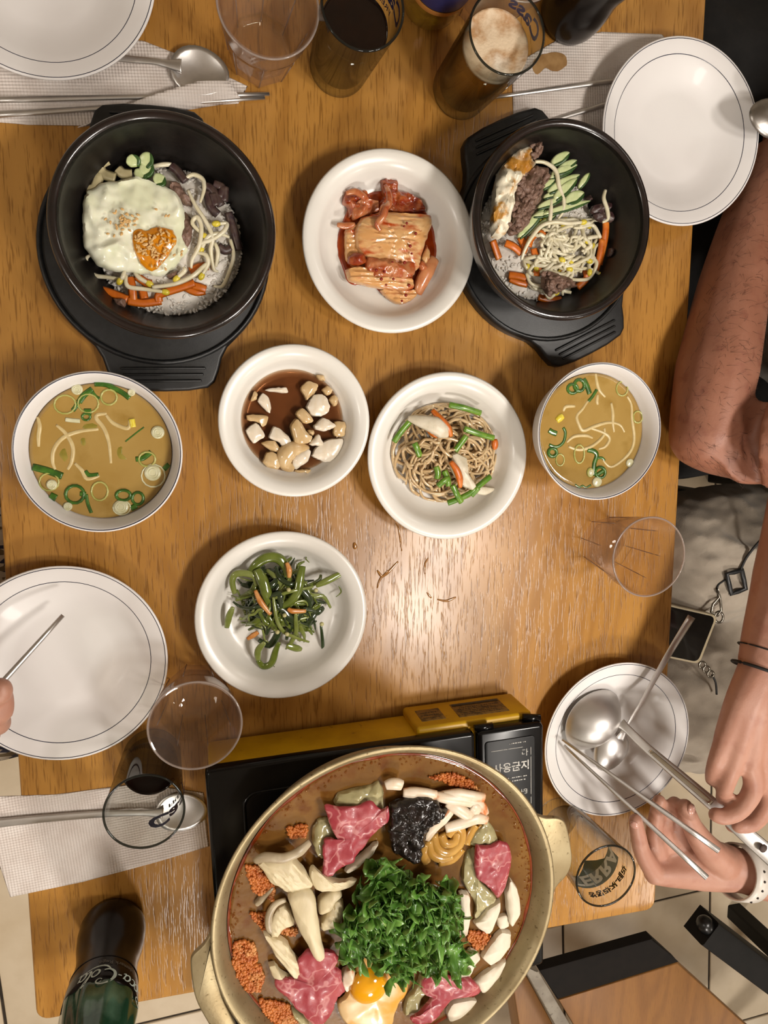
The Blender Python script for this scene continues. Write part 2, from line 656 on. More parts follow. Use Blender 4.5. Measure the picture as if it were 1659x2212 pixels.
# dried drips of sauce between the dishes
DRIP = pm('sauce_drip', '99672e', 0.12, col2='a87537', scale=200, coat=0.6)
for pl, r in (([(815, 1270), (822, 1250), (840, 1235), (860, 1213)], .0012), ([(838, 1232), (826, 1245), (815, 1232)], .0012), ([(925, 1205), (918, 1220), (918, 1240)], .0009),
              ([(945, 1295), (965, 1298), (985, 1290)], .0011), ([(855, 1130), (862, 1145), (868, 1190)], .0008), ([(922, 1280), (932, 1292)], .0009), ([(765, 1172), (768, 1186)], .0018)):
    mk('sauce_drip', tube(cr([at(u, v, 0.0003) for u, v in pl], 5), [r * .5, r, r * 1.3, r * .6], 6, 0.35), DRIP,
       label='thin brown sauce drip dried on the oak tabletop', cat='sauce drip', group='sauce drips on the table')

# ---------------------------------------------------------------- plates and bowls
def ring(name, r0, r1, z0, z1, mat, parent):
    return mk(name, lathe([(r0, z0), ((r0 + r1) / 2, (z0 + z1) / 2 + 0.00012), (r1, z1)], 96), mat, parent, local=True)

def rim_plate(loc, label, R=0.0875):
    e = empty('dinner_plate', loc, label, 'plate')
    s = R / 0.0875
    prof = [(0, .0045), (.040, .0045), (.0455, .0052), (.055, .0085), (.064, .0130), (.0705, .0160), (.0735, .0170), (.080, .0188), (.0855, .0204), (.0873, .0205), (.0878, .0198), (.0865, .0186), (.072, .0142), (.058, .0070), (.047, .0020), (.047, 0), (.043, 0), (.043, .0015), (0, .0015)]
    mk('plate_body', lathe([(r * s, z) for r, z in prof], 96), CHINA, e, local=True)
    ring('rim_line', .0853 * s, .0859 * s, .02042, .02058, BLUE, e)
    ring('inner_line', .0727 * s, .0733 * s, .01680, .01705, BLUE, e)
    return e
def tz(c, h=0.0): return (c[0], c[1], T + h)
rim_plate(tz((-0.1109, 0.3484), .0008), 'white china plate with two navy lines resting on napkin beside wrapped chopsticks')
rim_plate(tz((0.4663, 0.2677), .008), 'white china plate with two navy lines overhanging the table beside the black stone bowl', 0.0868)
rim_plate(tz((-0.1245, -0.2246)), 'empty white china plate with two navy lines under a chopstick tip', 0.0890)
rim_plate(tz((0.4326, -0.3574)), 'white china plate with two navy lines holding the ladle and spoon', 0.0877)

def side_dish(loc, label, R=0.080, h=0.030):
    e = empty('side_dish_plate', loc, label, 'plate')
    s = R / 0.080
    k = h / 0.030
    prof = [(0, .006), (.046, .006), (.051, .0068), (.056, .0100), (.0605, .0165), (.0635, .0225), (.0665, .0262), (.071, .0285), (.0755, .0296), (.0785, .0297), (.0800, .0285), (.0795, .0268), (.075, .0262), (.069, .0240), (.065, .018), (.060, .0075), (.055, .0025), (.050, .0008), (.050, 0), (.046, 0), (.046, .002), (0, .002)]
    mk('plate_body', lathe([(r * s, z * k) for r, z in prof], 96), MELA, e, local=True)
    return e
side_dish(tz((0.1721, 0.1492)), 'white melamine side dish of red cabbage kimchi')
side_dish(tz((0.0839, -0.0109)), 'small white melamine dish of pickled onion in soy', 0.0685, .030)
side_dish(tz((0.2305, -0.0448)), 'white melamine side dish of brown glass noodles')
side_dish(tz((0.0694, -0.1909)), 'white melamine side dish of green seaweed stems')

SOUP = pm('cloudy_soup', '9c7c3e', 0.08, col2='a98c50', scale=22, lo=0.35, hi=0.7, col3='8c6c2c', scale3=45, lo3=0.5, hi3=0.75, spec=0.6)
def soup_bowl(loc, label, soup_label):
    e = empty('soup_bowl', loc, label, 'bowl')
    prof = [(0, .012), (.025, .012), (.038, .0165), (.047, .028), (.0535, .044), (.0585, .058), (.0618, .0685), (.0632, .0698), (.0646, .0690), (.0640, .0670), (.0600, .054), (.0545, .037), (.047, .022), (.038, .010), (.036, .006), (.036, 0), (.032, 0), (.032, .006), (0, .006)]
    mk('bowl_body', lathe(prof, 96), CHINA, e, local=True)
    ring('rim_line', .0627, .0634, .0696, .0699, BLUE, e)
    s = mk('soup', lathe([(0, .0515), (.052, .0515), (.0553, .0518), (.0552, .0500), (.052, .0440), (.046, .0290), (.037, .0175), (.02, .0135), (0, .0135)], 72, loc), SOUP,
           label=soup_label, cat='soup')
    return e
soup_bowl(tz((-0.0791, -0.0347)), 'white soup bowl with navy rim line below the black trivet', 'cloudy sprout soup with many scallion rings in the bowl below the trivet')
soup_bowl(tz((0.3668, -0.0208)), 'white soup bowl with navy rim line beside the bent elbow', 'golden sprout soup in the bowl beside the bent elbow')

def trivet(loc, rz, label):
    e = empty('trivet', loc, label, 'trivet', rz=rz)
    R = 0.0965
    out = []
    # disc with two tab handles along local y
    half = [(R * math.sin(math.radians(t)), -R * math.cos(math.radians(t))) for t in range(122, 57, -4)]
    out = []
    def tabpts(sy):
        return [(.056, sy * .0800), (.0505, sy * .0900), (.0475, sy * .1010), (.0435, sy * .1110), (.037, sy * .1160), (.02, sy * .1185), (0, sy * .1190), (-.02, sy * .1185), (-.037, sy * .1160), (-.0435, sy * .1110), (-.0475, sy * .1010), (-.0505, sy * .0900), (-.056, sy * .0800)]
    right = [(R * math.cos(math.radians(t)), R * math.sin(math.radians(t))) for t in range(-48, 49, 6)]
    left = [(-x, -y) for x, y in right]
    out = right + tabpts(1) + left + [(-x, y) for x, y in tabpts(-1)]
    sharp(mk('trivet_body', prism(out, 0, .012, .003), BLACKP, e, local=True), 50)
    # raised ring the bowl sits in
    mk('raised_ring', lathe([(.0915, .0118), (.0925, .0150), (.0950, .0150), (.0962, .0118)], 72), BLACKP, e, local=True)
    for sy in (1, -1):
        for k, y in enumerate((.0990, .1045, .1100)):
            w = .036 - k * .002
            mk('grip_ridge', box(-w, w, sy * y - .0011, sy * y + .0011, .0115, .0138, .0009), BLACKP, e, local=True)
    return e
trivet(tz((-0.031, 0.1345)), math.radians(1), 'black plastic trivet with ridged handles under the egg topped bowl')
trivet(tz((0.335, 0.163)), math.radians(26), 'black plastic trivet with ridged handles set askew under the cucumber topped bowl')

def stone_bowl(loc, label):
    e = empty('stone_bowl', loc, label, 'bowl')
    mk('bowl_outside', lathe([(.0762, .0700), (.0775, .0728), (.0800, .0742), (.0832, .0738), (.0846, .0715), (.0842, .0690), (.0815, .060), (.0760, .040), (.066, .016), (.058, .004), (.055, 0), (0, 0)], 96), STONE, e, local=True)
    mk('bowl_inside', lathe([(0, .010), (.040, .0105), (.052, .015), (.062, .028), (.070, .046), (.0745, .060), (.0762, .0700), (.0775, .0728)], 96), STONE_IN, e, local=True)
    return e
SL = (-0.0211, 0.139); SR = (0.3142, 0.1629)
stone_bowl(tz(SL, .012), 'black stoneware bowl of rice topped with a whole fried egg')
stone_bowl(tz(SR, .012), 'black stoneware bowl of rice topped with cucumber and sprouts')

# ---------------------------------------------------------------- glasses
PLASTIC = clear_mat('scuffed_clear_tumbler', 'fcf9f7', 0.06, milk=0.06, milk_col='d2c3b9', rim='dccfc6')
GLASS = clear_mat('clear_glass', 'fbfcfa', 0.02, rim='3a3d38')
RIM_P = clear_mat('tumbler_rim', 'cdbdb2', 0.08, milk=0.35, milk_col='cdbfb5')
RIM_G = clear_mat('glass_rim', '8a8c84', 0.03, milk=0.10, milk_col='50524c')
WATER = clear_mat('water', 'fbfaf6', 0.01, ior=1.33)
COLA = pm('cola_drink', '120805', 0.06, col2='1b0c06', scale=40)
BEER = clear_mat('beer_drink', 'f0cf86', 0.02, milk=0.30, milk_col='b5761e', absorb='d58a1c', density=5.0, ior=1.33)
FOAM = pm('beer_foam', 'd9c2a4', 0.6, col2='b0875c', scale=45, lo=0.45, hi=0.6, col3='efe4d2', scale3=30, lo3=0.55, hi3=0.7, bump=0.5, bscale=500)
BLUE_INK = pm('blue_print', '141b57', 0.4, col2='10164a', scale=50)
BLACK_INK = pm('black_print', '141414', 0.5, col2='1c1c1c', scale=50)

def oct_r(r, a, n=8):
    s = math.pi / n
    t = (a % (2 * s)) - s
    return r * math.cos(s) / math.cos(t)
def facet_lathe(prof, n=64, rot=0.0):
    """prof rows: r, z, w (w=1 octagon, 0 round)"""
    V, F = [], []
    for r, z, w in prof:
        for i in range(n):
            a = 2 * math.pi * i / n
            rr = w * oct_r(r * 1.03, a + rot) + (1 - w) * r
            V.append((rr * math.cos(a), rr * math.sin(a), z))
    for k in range(len(prof) - 1):
        for i in range(n):
            j = (i + 1) % n
            F.append((k * n + i, k * n + j, (k + 1) * n + j, (k + 1) * n + i))
    F.append(tuple(range(n - 1, -1, -1)))
    F.append(tuple((len(prof) - 1) * n + i for i in range(n)))
    return V, F
def tumbler(loc, label, rot=0.0, water=None, water_label=None):
    e = empty('water_glass', loc, label, 'glass')
    h = .086
    prof = [(.0245, 0, 1), (.0262, .0015, 1), (.0315, .040, 1), (.0330, .049, .9), (.0345, .054, .1), (.0360, .062, 0), (.0378, h - .003, 0), (.0386, h - .001, 0), (.0382, h, 0), (.0370, h - .0004, 0), (.0366, h - .003, 0), (.0340, .058, 0), (.0318, .049, .6), (.0295, .038, 1), (.0250, .012, 1), (.0225, .0095, .6), (.012, .009, 0)]
    g = facet_lathe(prof, 64, rot)
    sharp(mk('tumbler_wall', g, PLASTIC, e, local=True), 18)
    mk('rim_bead', lathe([(.0386 + .0009 * math.cos(t), h - .0012 + .0009 * math.sin(t)) for t in np.linspace(0, 6.283, 9)[:-1]], 72, closed=True), RIM_P, e, local=True)
    for q in range(8):
        a_ = math.pi / 4 * q - rot
        pts = []
        for r_, z_, w_ in prof[1:5]:
            rr = (w_ * r_ * 1.03 + (1 - w_) * r_) + .0001
            pts.append((rr * math.cos(a_), rr * math.sin(a_), z_))
        mk('facet_edge_glint', tube(pts, [.0005, .0006, .0005, .0002], 6), RIM_P, e, local=True)  # pale milky tubes put in as the bright glints along the facet edges
    if water:
        w = facet_lathe([(.0220, .0098, .6), (.0247, .0125, 1), (.0247 + (water - .0125) * .155, water, .9), (.0247 + (water - .0125) * .155 - .002, water - .0003, .9)], 64, rot)
        mk('water', shift(w, loc), WATER, label=water_label, cat='water')
    return e
tumbler(tz((0.415, -0.1402)), 'scuffed clear tumbler beside the soup bowl and the grey shorts', .2, .016, 'little water left in the tumbler beside the grey shorts')
tumbler(tz((-0.0118, -0.2656)), 'scuffed clear tumbler half full beside the yellow stove side', .5, .050, 'water half filling the tumbler beside the yellow stove side')
tumbler(tz((0.061, 0.306)), 'scuffed clear tumbler between the spoon and the full cola glass', .05, .020, 'shallow water in the tumbler beside the full cola glass')
tumbler(tz((0.268, 0.372)), 'clear tumbler standing behind the beer glass', .3, .03, 'water in the tumbler behind the beer glass')

def beer_glass(loc, label, h=.106, rim=.0325, base=.0262):
    e = empty('beer_glass', loc, label, 'glass')
    w = .0016
    prof = [(0, 0), (base - .003, 0), (base - .0005, .001), (base, .004), (rim - .0006, h - .003), (rim, h - .0012), (rim - .0004, h), (rim - w, h + .0001), (rim - w - .0005, h - .002), (base - w - .001, .014), (base - .007, .0105), (0, .0095)]
    mk('glass_wall', lathe(prof, 72), GLASS, e, local=True)
    mk('rim_bead', lathe([(rim - .0008 + .0010 * math.cos(t), h - .0006 + .0010 * math.sin(t)) for t in np.linspace(0, 6.283, 9)[:-1]], 72, closed=True), RIM_G, e, local=True)
    return e
def fill(loc, h, z, rim, base, mat, label, cat, name):
    def rr(q): return base + (rim - base) * (q / h) - .0030
    g = lathe([(0, .0102), (base - .0085, .0110), (rr(.0145) - .001, .0145), (rr(z), z), (rr(z) - .0018, z - .0006), (0, z - .0006)], 64, loc)
    return mk(name, g, mat, label=label, cat=cat)

# cola glass at the head of the table
c1 = tz((0.1304, 0.3035))
g = beer_glass(c1, 'printed beer glass nearly full of cola beside the amber bottle')
fill(c1, .106, .074, .0325, .0262, COLA, 'dark cola filling most of the printed glass beside the amber bottle', 'cola', 'cola')
mk('brand_print', wrap(text_geo('Cass', .022, .15, .0006), c1, .0312, 30, .082), BLUE_INK, g)
mk('small_print', wrap(text_geo('FRESH', .008, .1, .0001), c1, .0310, 42, .072), BLUE_INK, g)
# beer
c2 = tz((0.2458, 0.2955))
g = beer_glass(c2, 'printed beer glass of amber beer with thin foam', .112, .0322, .0268)
fill(c2, .112, .085, .0322, .0268, BEER, 'amber beer filling the printed glass', 'beer', 'beer')
mk('beer_foam', lathe([(0, .0868), (.020, .0872), (.0270, .0880), (.0284, .0890), (.0284, .0850), (0, .0850)], 64, c2), FOAM, label='thin patchy cream foam on the amber beer', cat='foam')
mk('brand_print', wrap(text_geo('Cass', .020, .15, .0006), c2, .0318, 40, .090), BLUE_INK, g)
# glass with a little cola, lower left
c3 = tz((-0.0542, -0.3265))
g = beer_glass(c3, 'printed beer glass with a little cola standing on the spoon napkin', .105, .0324, .0265)
fill(c3, .105, .030, .0324, .0265, COLA, 'last of the cola in the glass on the spoon napkin', 'cola', 'cola')
mk('brand_print', wrap(text_geo('Cass', .027, .15, .0010), c3, .0308, -46, .060), BLUE_INK, g)
mk('small_print', wrap(text_geo('FRESH', .0095, .1, .0003), c3, .0300, -34, .050), BLACK_INK, g)
# empty terra glass
c4 = tz((0.3722, -0.4526))
g = beer_glass(c4, 'empty printed beer glass beside the brass pot handle', .105, .0325, .0265)
GREY_INK = pm('grey_green_print', '8a9390', 0.5, col2='838c89', scale=40)
PALE_INK = pm('pale_print', 'fdfcfa', 0.5, col2='f6f4f0', scale=40)
DKGREEN = pm('dark_green_print', '5f7168', 0.5, col2='586a61', scale=40)
def flat_band(w, z0, zf, n=26):
    V, F = [], []
    for i in range(n + 1):
        x = -w / 2 + w * i / n
        V += [(x, z0, 0), (x, zf(x / (w / 2)), 0)]
    for i in range(n):
        F.append((2 * i, 2 * i + 2, 2 * i + 3, 2 * i + 1))
    return V, F
AZ = -62
tri = ([(-.018 + .036 * i / 12, .0, 0) for i in range(13)] + [((-.018 + .036 * i / 12) * .5, -.009, 0) for i in range(13)] + [(0, -.019, 0)],
       [(i, i + 1, 14 + i, 13 + i) for i in range(12)] + [(13 + i, 14 + i, 26) for i in range(12)])
mk('logo_triangle', wrap(tri, c4, .0300, AZ, .058, .0012), DKGREEN, g)
mk('logo_band', wrap(flat_band(.060, 0, lambda q: .0215 - .002 * q * q), c4, .0303, AZ, .0565, .0009), GREY_INK, g)
mk('brand_print', wrap(text_geo('TERRA', .0215, 0, .0008), c4, .0304, AZ, .0595, .0003), PALE_INK, g)
mk('slogan_print', wrap(text_geo('청정라거-테라', .0088, 0, .0004), c4, .0312, AZ + 5, .0840), BLACK_INK, g)

# ---------------------------------------------------------------- bottles
BOTTLE_DARK = pm('cola_filled_glass', '0c0807', 0.2, col2='150d09', scale=20, spec=.25)
GREEN_GLASS = pm('green_bottle_glass', '22402c', 0.10, col2='5c7a64', scale=28, lo=.5, hi=.75, coat=0.5)
AMBER = pm('amber_bottle_glass', '6b4c0c', 0.12, col2='8a6a1a', scale=70, coat=0.5, trans=0.25)
WHITE_INK = pm('white_print', 'c3d0c6', 0.45, col2='b5c2b8', scale=40)

def script_strokes(s):
    """flowing capital-C and small letters drawn as pen strokes, x to the right, y up, unit = x-height"""
    st = []
    def arc(cx, cy, rx, ry, a0, a1, n=14):
        return [(cx + rx * math.cos(math.radians(a0 + (a1 - a0) * i / n)), cy + ry * math.sin(math.radians(a0 + (a1 - a0) * i / n))) for i in range(n + 1)]
    def C(x):
        st.append((arc(x + 1.1, 1.1, 1.0, 1.15, 60, 300, 18), (.06, .24, .10)))
        st.append((arc(x + 1.45, 1.75, .28, .32, -150, 170, 10), (.05, .10, .05)))
    def small_o(x):
        st.append((arc(x + .45, .5, .36, .5, 0, 360, 16), (.08, .14, .08)))
    def small_c(x):
        st.append((arc(x + .45, .5, .38, .5, 50, 310, 14), (.06, .17, .05)))
    def small_a(x):
        st.append((arc(x + .42, .5, .34, .48, 20, 360, 14), (.06, .15, .07)))
        st.append(([(x + .82, .95), (x + .76, .3), (x + .85, .02), (x + 1.08, .2)], (.10, .12, .05)))
    def small_l(x):
        st.append(([(x + .1, .25), (x + .55, 1.5), (x + .52, 2.05), (x + .32, 1.7), (x + .22, .6), (x + .35, .02), (x + .62, .25)], (.05, .07, .14, .14, .05)))
    C(0); small_o(1.9); small_c(2.75); small_a(3.55)
    st.append(([(4.75, .55), (5.15, .6)], (.10, .10)))
    C(5.3); small_o(7.2); small_l(8.0); small_a(8.6)
    st.append(([(6.0, .2), (6.9, -.55), (8.0, -.5), (9.0, -.05)], (.05, .13, .10, .04)))
    geos = []
    for pts, w in st:
        P = cr([(x - 4.8, y, 0) for x, y in pts], 3)
        m = len(P)
        ww = np.interp(np.linspace(0, 1, m), np.linspace(0, 1, len(w)), w)
        V, F = [], []
        for i, p in enumerate(P):
            t = P[min(i + 1, m - 1)] - P[max(i - 1, 0)]
            t = t / (np.linalg.norm(t) + 1e-9)
            nn = np.array((-t[1], t[0], 0)) * ww[i] * .8
            for q in (p + nn, p - nn):
                V.append(((q[0] + q[1] * .35) * s, q[1] * s, 0))
        F = [(2 * i, 2 * i + 1, 2 * i + 3, 2 * i + 2) for i in range(m - 1)]
        geos.append((V, F))
    return join(*geos)

def contour_bottle(loc, label, printed=True, lean=0):
    e = empty('cola_bottle', loc, label, 'bottle')
    low = [(0, .001), (.024, 0), (.0285, .003), (.0302, .010), (.0305, .022), (.0292, .036), (.0270, .050), (.0262, .060), (.0272, .074), (.0292, .088), (.0300, .096), (.0304, .106), (.0303, .112)]
    mk('filled_body', lathe(low + [(0, .112)], 64), BOTTLE_DARK, e, local=True)
    up = [(.0303, .1115), (.0300, .120), (.0280, .136), (.0225, .160), (.0165, .182), (.0135, .205), (.0130, .222), (.0143, .226), (.0143, .234), (.0128, .236), (.0100, .236)]
    # fluted shoulder
    V, F = lathe(up, 64)
    V2 = []
    for x, y, z in V:
        a_ = math.atan2(y, x)
        k = 1 + (.03 * math.cos(a_ * 10) if .110 < z < .18 else 0)
        V2.append((x * k, y * k, z))
    mk('green_shoulder', (V2, F), GREEN_GLASS, e, local=True)
    if printed:
        mk('script_print', wrap(script_strokes(.0072), loc, .0298, 52, .100, .0012), WHITE_INK, e)
        mk('small_print', wrap(text_geo('Trademark Regd.', .0056), loc, .0290, 56, .0885, .0010), pm('dull_print', '5b5750', .5, col2='4e4a44', scale=60), e)
        mk('bottle_seam', lathe([(.0280, .0800), (.0288, .0806), (.0284, .0812)], 64), BOTTLE_DARK, e, local=True)
    return e
contour_bottle(tz((-0.0965, -0.4955)), 'dark contour cola bottle with white script standing near the table corner')
contour_bottle(tz((0.3530, 0.3735)), 'dark cola bottle standing on the stained napkin', printed=False)
e = empty('beer_bottle', tz((0.2145, 0.3685)), 'amber beer bottle with navy label behind the beer glass', 'bottle')
mk('bottle_body', lathe([(0, .003), (.022, .001), (.0255, .002), (.0275, .007), (.0282, .020), (.0282, .110), (.0262, .130), (.019, .155), (.0140, .180), (.0130, .225), (.0140, .228), (.0140, .236), (.0105, .237)], 64), AMBER, e, local=True)
mk('bottle_label', lathe([(.0284, .040), (.0286, .041), (.0286, .104), (.0284, .105)], 64), pm('navy_label', '20265a', .4, col2='2b3068', scale=30), e, local=True)
mk('label_band', lathe([(.02865, .0335), (.0288, .034), (.0288, .039), (.02865, .0395)], 64), pm('copper_band', 'b5793c', .35, col2='a06a30', scale=50), e, local=True)

# ---------------------------------------------------------------- gas stove and brass pot
stove = empty('gas_stove', (-0.0035, -0.3165, T), 'black portable gas stove with yellow side under the brass pot', 'gas stove', rz=math.radians(2.0))
sharp(mk('stove_body', box(.001, .321, -.262, -.001, .006, .062, .004), YELLOW, stove, local=True), 50)
sharp(mk('side_bulge', box(.196, .316, -.003, .0075, .006, .0555, .003), YELLOW, stove, local=True), 50)
for fx in (.02, .30):
    for fy in (-.03, -.24):
        mk('foot', lathe([(0, 0), (.008, 0), (.008, .0065), (0, .0065)], 20, (fx, fy, 0)), BLACKP, stove, local=True)
tp = sharp(mk('top_plate', box(-.002, .2505, -.264, .0015, .058, .0690, .0045), ENAMEL, stove, local=True), 60)
P4 = [(x, y, .0690) for x, y in rrect(.030, .222, -.235, -.026, .012)]
mk('pressed_ridge', tube(P4, .0016, 8, .8, closed=True), ENAMEL, tp, local=False) if False else mk('pressed_ridge', tube(P4, .0016, 8, .8, closed=True), ENAMEL, stove, local=True)
mk('burner', lathe([(0, .082), (.022, .082), (.028, .078), (.030, .069)], 40, (.148, -.105, 0)), STEEL_D, stove, local=True)
for k in range(4):
    a_ = math.radians(45 + 90 * k)
    p, q = Vector((.148 + .035 * math.cos(a_), -.105 + .035 * math.sin(a_), .074)), Vector((.148 + .085 * math.cos(a_), -.105 + .085 * math.sin(a_), .074))
    mk('pot_support', tube([p, q], .005, 8, 2.6), ENAMEL, stove, local=True)
lid = sharp(mk('canister_lid', box(.2525, .3225, -.264, .0015, .056, .0690, .0055), ENAMEL, stove, local=True), 60)
LP = pm('lid_face', '101011', .42, col2='171717', scale=90, spec=.25)
sharp(mk('lid_panel', box(.2600, .3120, -.250, -.010, .0688, .0702, .0030), LP, stove, local=True), 60)
WP = pm('worn_white_print', 'cfccc4', .6, col2='2a2a2a', scale=330, lo=.56, hi=.6)
def lid_text(s, size, x, y, mirror=False, **k):
    g = text_geo(s, size, **k)
    return mk('warning_print', ([(x + px, y + py, .0704) for px, py, pz in g[0]], g[1]), WP, stove, local=True)
lid_text('사용금지', .0105, .2870, -.0430, bold=.0002)
lid_text('다', .008, .3010, -.0290)
lid_text('이사용', .0060, .2960, -.0690)
# worn lines of print too small to read: broken dashes
rw = random.Random(3)
def worn_line(x0, x1, y, place):
    gs = []
    x = x0
    while x < x1:
        w_ = rw.uniform(.0008, .0024)
        gs.append(place(x, min(x + w_, x1), y))
        x += w_ + rw.uniform(.0004, .0012)
    return join(*gs)
flat = lambda xa, xb, y: box(xa, xb, y - .0005, y + .0005, .0702, .0705, .0001)
for x0, x1, y in ((.2830, .3030, -.0505), (.2870, .3020, -.0540), (.2900, .3040, -.0790), (.2940, .3040, -.0840), (.2960, .3050, -.0890), (.2850, .3020, -.0150)):
    mk('worn_print', worn_line(x0, x1, y, flat), WP, stove, local=True, kind='stuff')
mk('print_frame', join(box(.2660, .2990, -.0205, -.0200, .0702, .0705, .0001), box(.3072, .3077, -.200, -.0215, .0702, .0705, .0001)), WP, stove, local=True)
STK = pm('worn_sticker', '8f7440', .6, col2='5d4a2a', scale=160, lo=.45, hi=.6)
for x0, x1, z0, z1 in ((.205, .230, .018, .044), (.243, .296, .014, .046)):
    st = mk('sticker', box(x0, x1, .0070, .0079, z0, z1, .0004), STK, stove, local=True)
upright = lambda xa, xb, z: box(xa, xb, .0078, .0081, z - .0006, z + .0006, .0001)
for x0, x1, z in ((.247, .292, .041), (.247, .286, .037), (.247, .290, .033), (.247, .282, .029), (.250, .292, .025), (.208, .227, .038), (.208, .226, .032), (.209, .227, .026)):
    mk('worn_print', worn_line(x0, x1, z, upright), BLACK_INK, stove, local=True, kind='stuff')
mk('sticker_band', box(.2445, .2945, .0078, .0082, .0155, .0200, .0002), BLACK_INK, stove, local=True)
mk('hinge', tube([(.2515, .003, .064), (.2700, .003, .064)], .0035, 10), ENAMEL, stove, local=True)
mk('hinge', tube([(.305, .004, .058), (.322, .002, .060)], .0040, 10), ENAMEL, stove, local=True)
mk('gas_knob', tube([(.297, -.262, .034), (.297, -.290, .034)], [.019, .017], 24), ENAMEL, stove, local=True)

PC = (0.1439, -0.4209)
pot = empty('brass_pot', tz(PC, .0805), 'wide shallow brass hotpot with two lug handles on the stove', 'pot')
Z0 = .0805
pprof = [(0, .010), (.095, .010), (.115, .016), (.128, .034), (.1345, .050), (.1405, .0640), (.1448, .0690), (.1474, .0700), (.1490, .0690), (.1478, .0660), (.1435, .0590), (.138, .046), (.131, .030), (.117, .010), (.100, .002), (.088, 0), (0, 0)]
mk('pot_body', lathe(pprof, 120), BRASS, pot, local=True)
def lug(pts, h):
    w = [at(u, v, h) for u, v in pts]
    poly = [(p[0], p[1]) for p in cr([(q.x, q.y) for q in w], 4, closed=True)]
    return prism(poly, T + h - .0045, T + h, .0015, 2)
sharp(mk('lug_handle', lug([(1160, 1764), (1180, 1767), (1208, 1768), (1224, 1782), (1234, 1830), (1236, 1862), (1226, 1890), (1202, 1918), (1192, 1950), (1192, 1900), (1184, 1850), (1172, 1800)], .144), BRASS, pot), 50)
sharp(mk('lug_handle', lug([(464, 2010), (440, 2042), (416, 2066), (412, 2090), (420, 2150), (440, 2195), (470, 2235), (512, 2232), (480, 2150), (466, 2080)], .144), BRASS, pot), 50)
BROTH = pm('hotpot_broth', '68461f', 0.10, col2='7d5829', scale=26, lo=.4, hi=.68, col3='643a14', scale3=60, lo3=.52, hi3=.7, spec=.6, bump=.15, bscale=160)
mk('hotpot_broth', lathe([(0, .0525), (.100, .0525), (.1315, .0528), (.1352, .0532), (.1340, .0490), (.1275, .0345), (.114, .0170), (.094, .0115), (0, .0115)], 96, tz(PC, Z0)), BROTH,
   label='brown red broth filling the brass hotpot', cat='broth')
OIL = pm('chilli_oil', '64230a', .08, col2='7d320c', scale=80, coat=.5)
Vo, Fo = lathe([(.1318, .0529), (.1340, .0537), (.1352, .0535)], 160)
Vo2 = []
for x, y, z in Vo:
    a_ = math.atan2(y, x); r_ = math.hypot(x, y)
    if r_ < .133:
        r_ += .0022 * noise.noise(Vector((math.cos(a_) * 6, math.sin(a_) * 6, 3))) + .0014
    Vo2.append((PC[0] + r_ * math.cos(a_), PC[1] + r_ * math.sin(a_), T + Z0 + z))
mk('chilli_oil', (Vo2, Fo), OIL, label='red chilli oil ring floating at the edge of the broth', cat='oil')

# ---------------------------------------------------------------- napkins
def sheet(pts, h, amp=.0006, freq=40, seed=0., k=3, thick=.0007):
    w = [at(u, v, h) for u, v in pts]
    return patch(w, thick, 0, amp, freq, seed, rings=8, k=k, edge=.8)
n1 = mk('paper_napkin', sheet([(-80, 40), (120, 70), (310, 88), (430, 135), (535, 186), (515, 224), (330, 236), (180, 272), (60, 270), (-80, 258)], .0004, k=1), TISSUE,
        label='embossed white paper napkin folded over the steel chopsticks', cat='napkin')
fold = []
for i in range(15):
    t = i / 14
    a0 = at(188 + (492 - 188) * t, 268 + (176 - 268) * min(1, t * 1.25) ** .75, .0075)
    b0 = at(168 + (522 - 168) * t, 276 + (219 - 276) * t, .0012)
    row = []
    for j in range(9):
        s = j / 8
        p = a0.lerp(b0, s)
        p.z = T + .0012 + .0080 * math.cos(s * math.pi / 2) ** .6 * (.35 + .65 * min(1, t * 2.2)) + .0005 * noise.noise(Vector((t * 9, s * 5, 2)))
        row.append(p)
    fold.append(row)
Vn = [p for r_ in fold for p in r_]
Fn = [(i * 9 + j, i * 9 + j + 1, (i + 1) * 9 + j + 1, (i + 1) * 9 + j) for i in range(14) for j in range(8)]
o = mk('folded_flap', (Vn, Fn), TISSUE, n1)
sd = o.modifiers.new('thickness', 'SOLIDIFY'); sd.thickness = .0006
n2 = mk('paper_napkin', sheet([(1105, 150), (1140, 122), (1200, 88), (1300, 68), (1430, 74), (1480, 140), (1440, 300), (1290, 330), (1110, 290)], .0004, k=1), TISSUE,
        label='white paper napkin with brown stain under the dark cola bottle', cat='napkin')
STAIN = pm('brown_stain', 'a5804f', .8, col2='8f6a3c', scale=90)
mk('stain', sheet([(1148, 150), (1152, 130), (1170, 117), (1200, 112), (1222, 118), (1226, 140), (1205, 156), (1188, 152), (1178, 145), (1160, 164)], .0012, 0, thick=.0003), STAIN, n2)
mk('paper_napkin', sheet([(-60, 1722), (120, 1716), (300, 1692), (440, 1712), (452, 1828), (340, 1862), (180, 1905), (22, 1938), (-5, 1860), (-60, 1800)], .0004, k=1, amp=.0012, freq=25), TISSUE,
   label='embossed white paper napkin under the printed glass and steel spoon', cat='napkin')

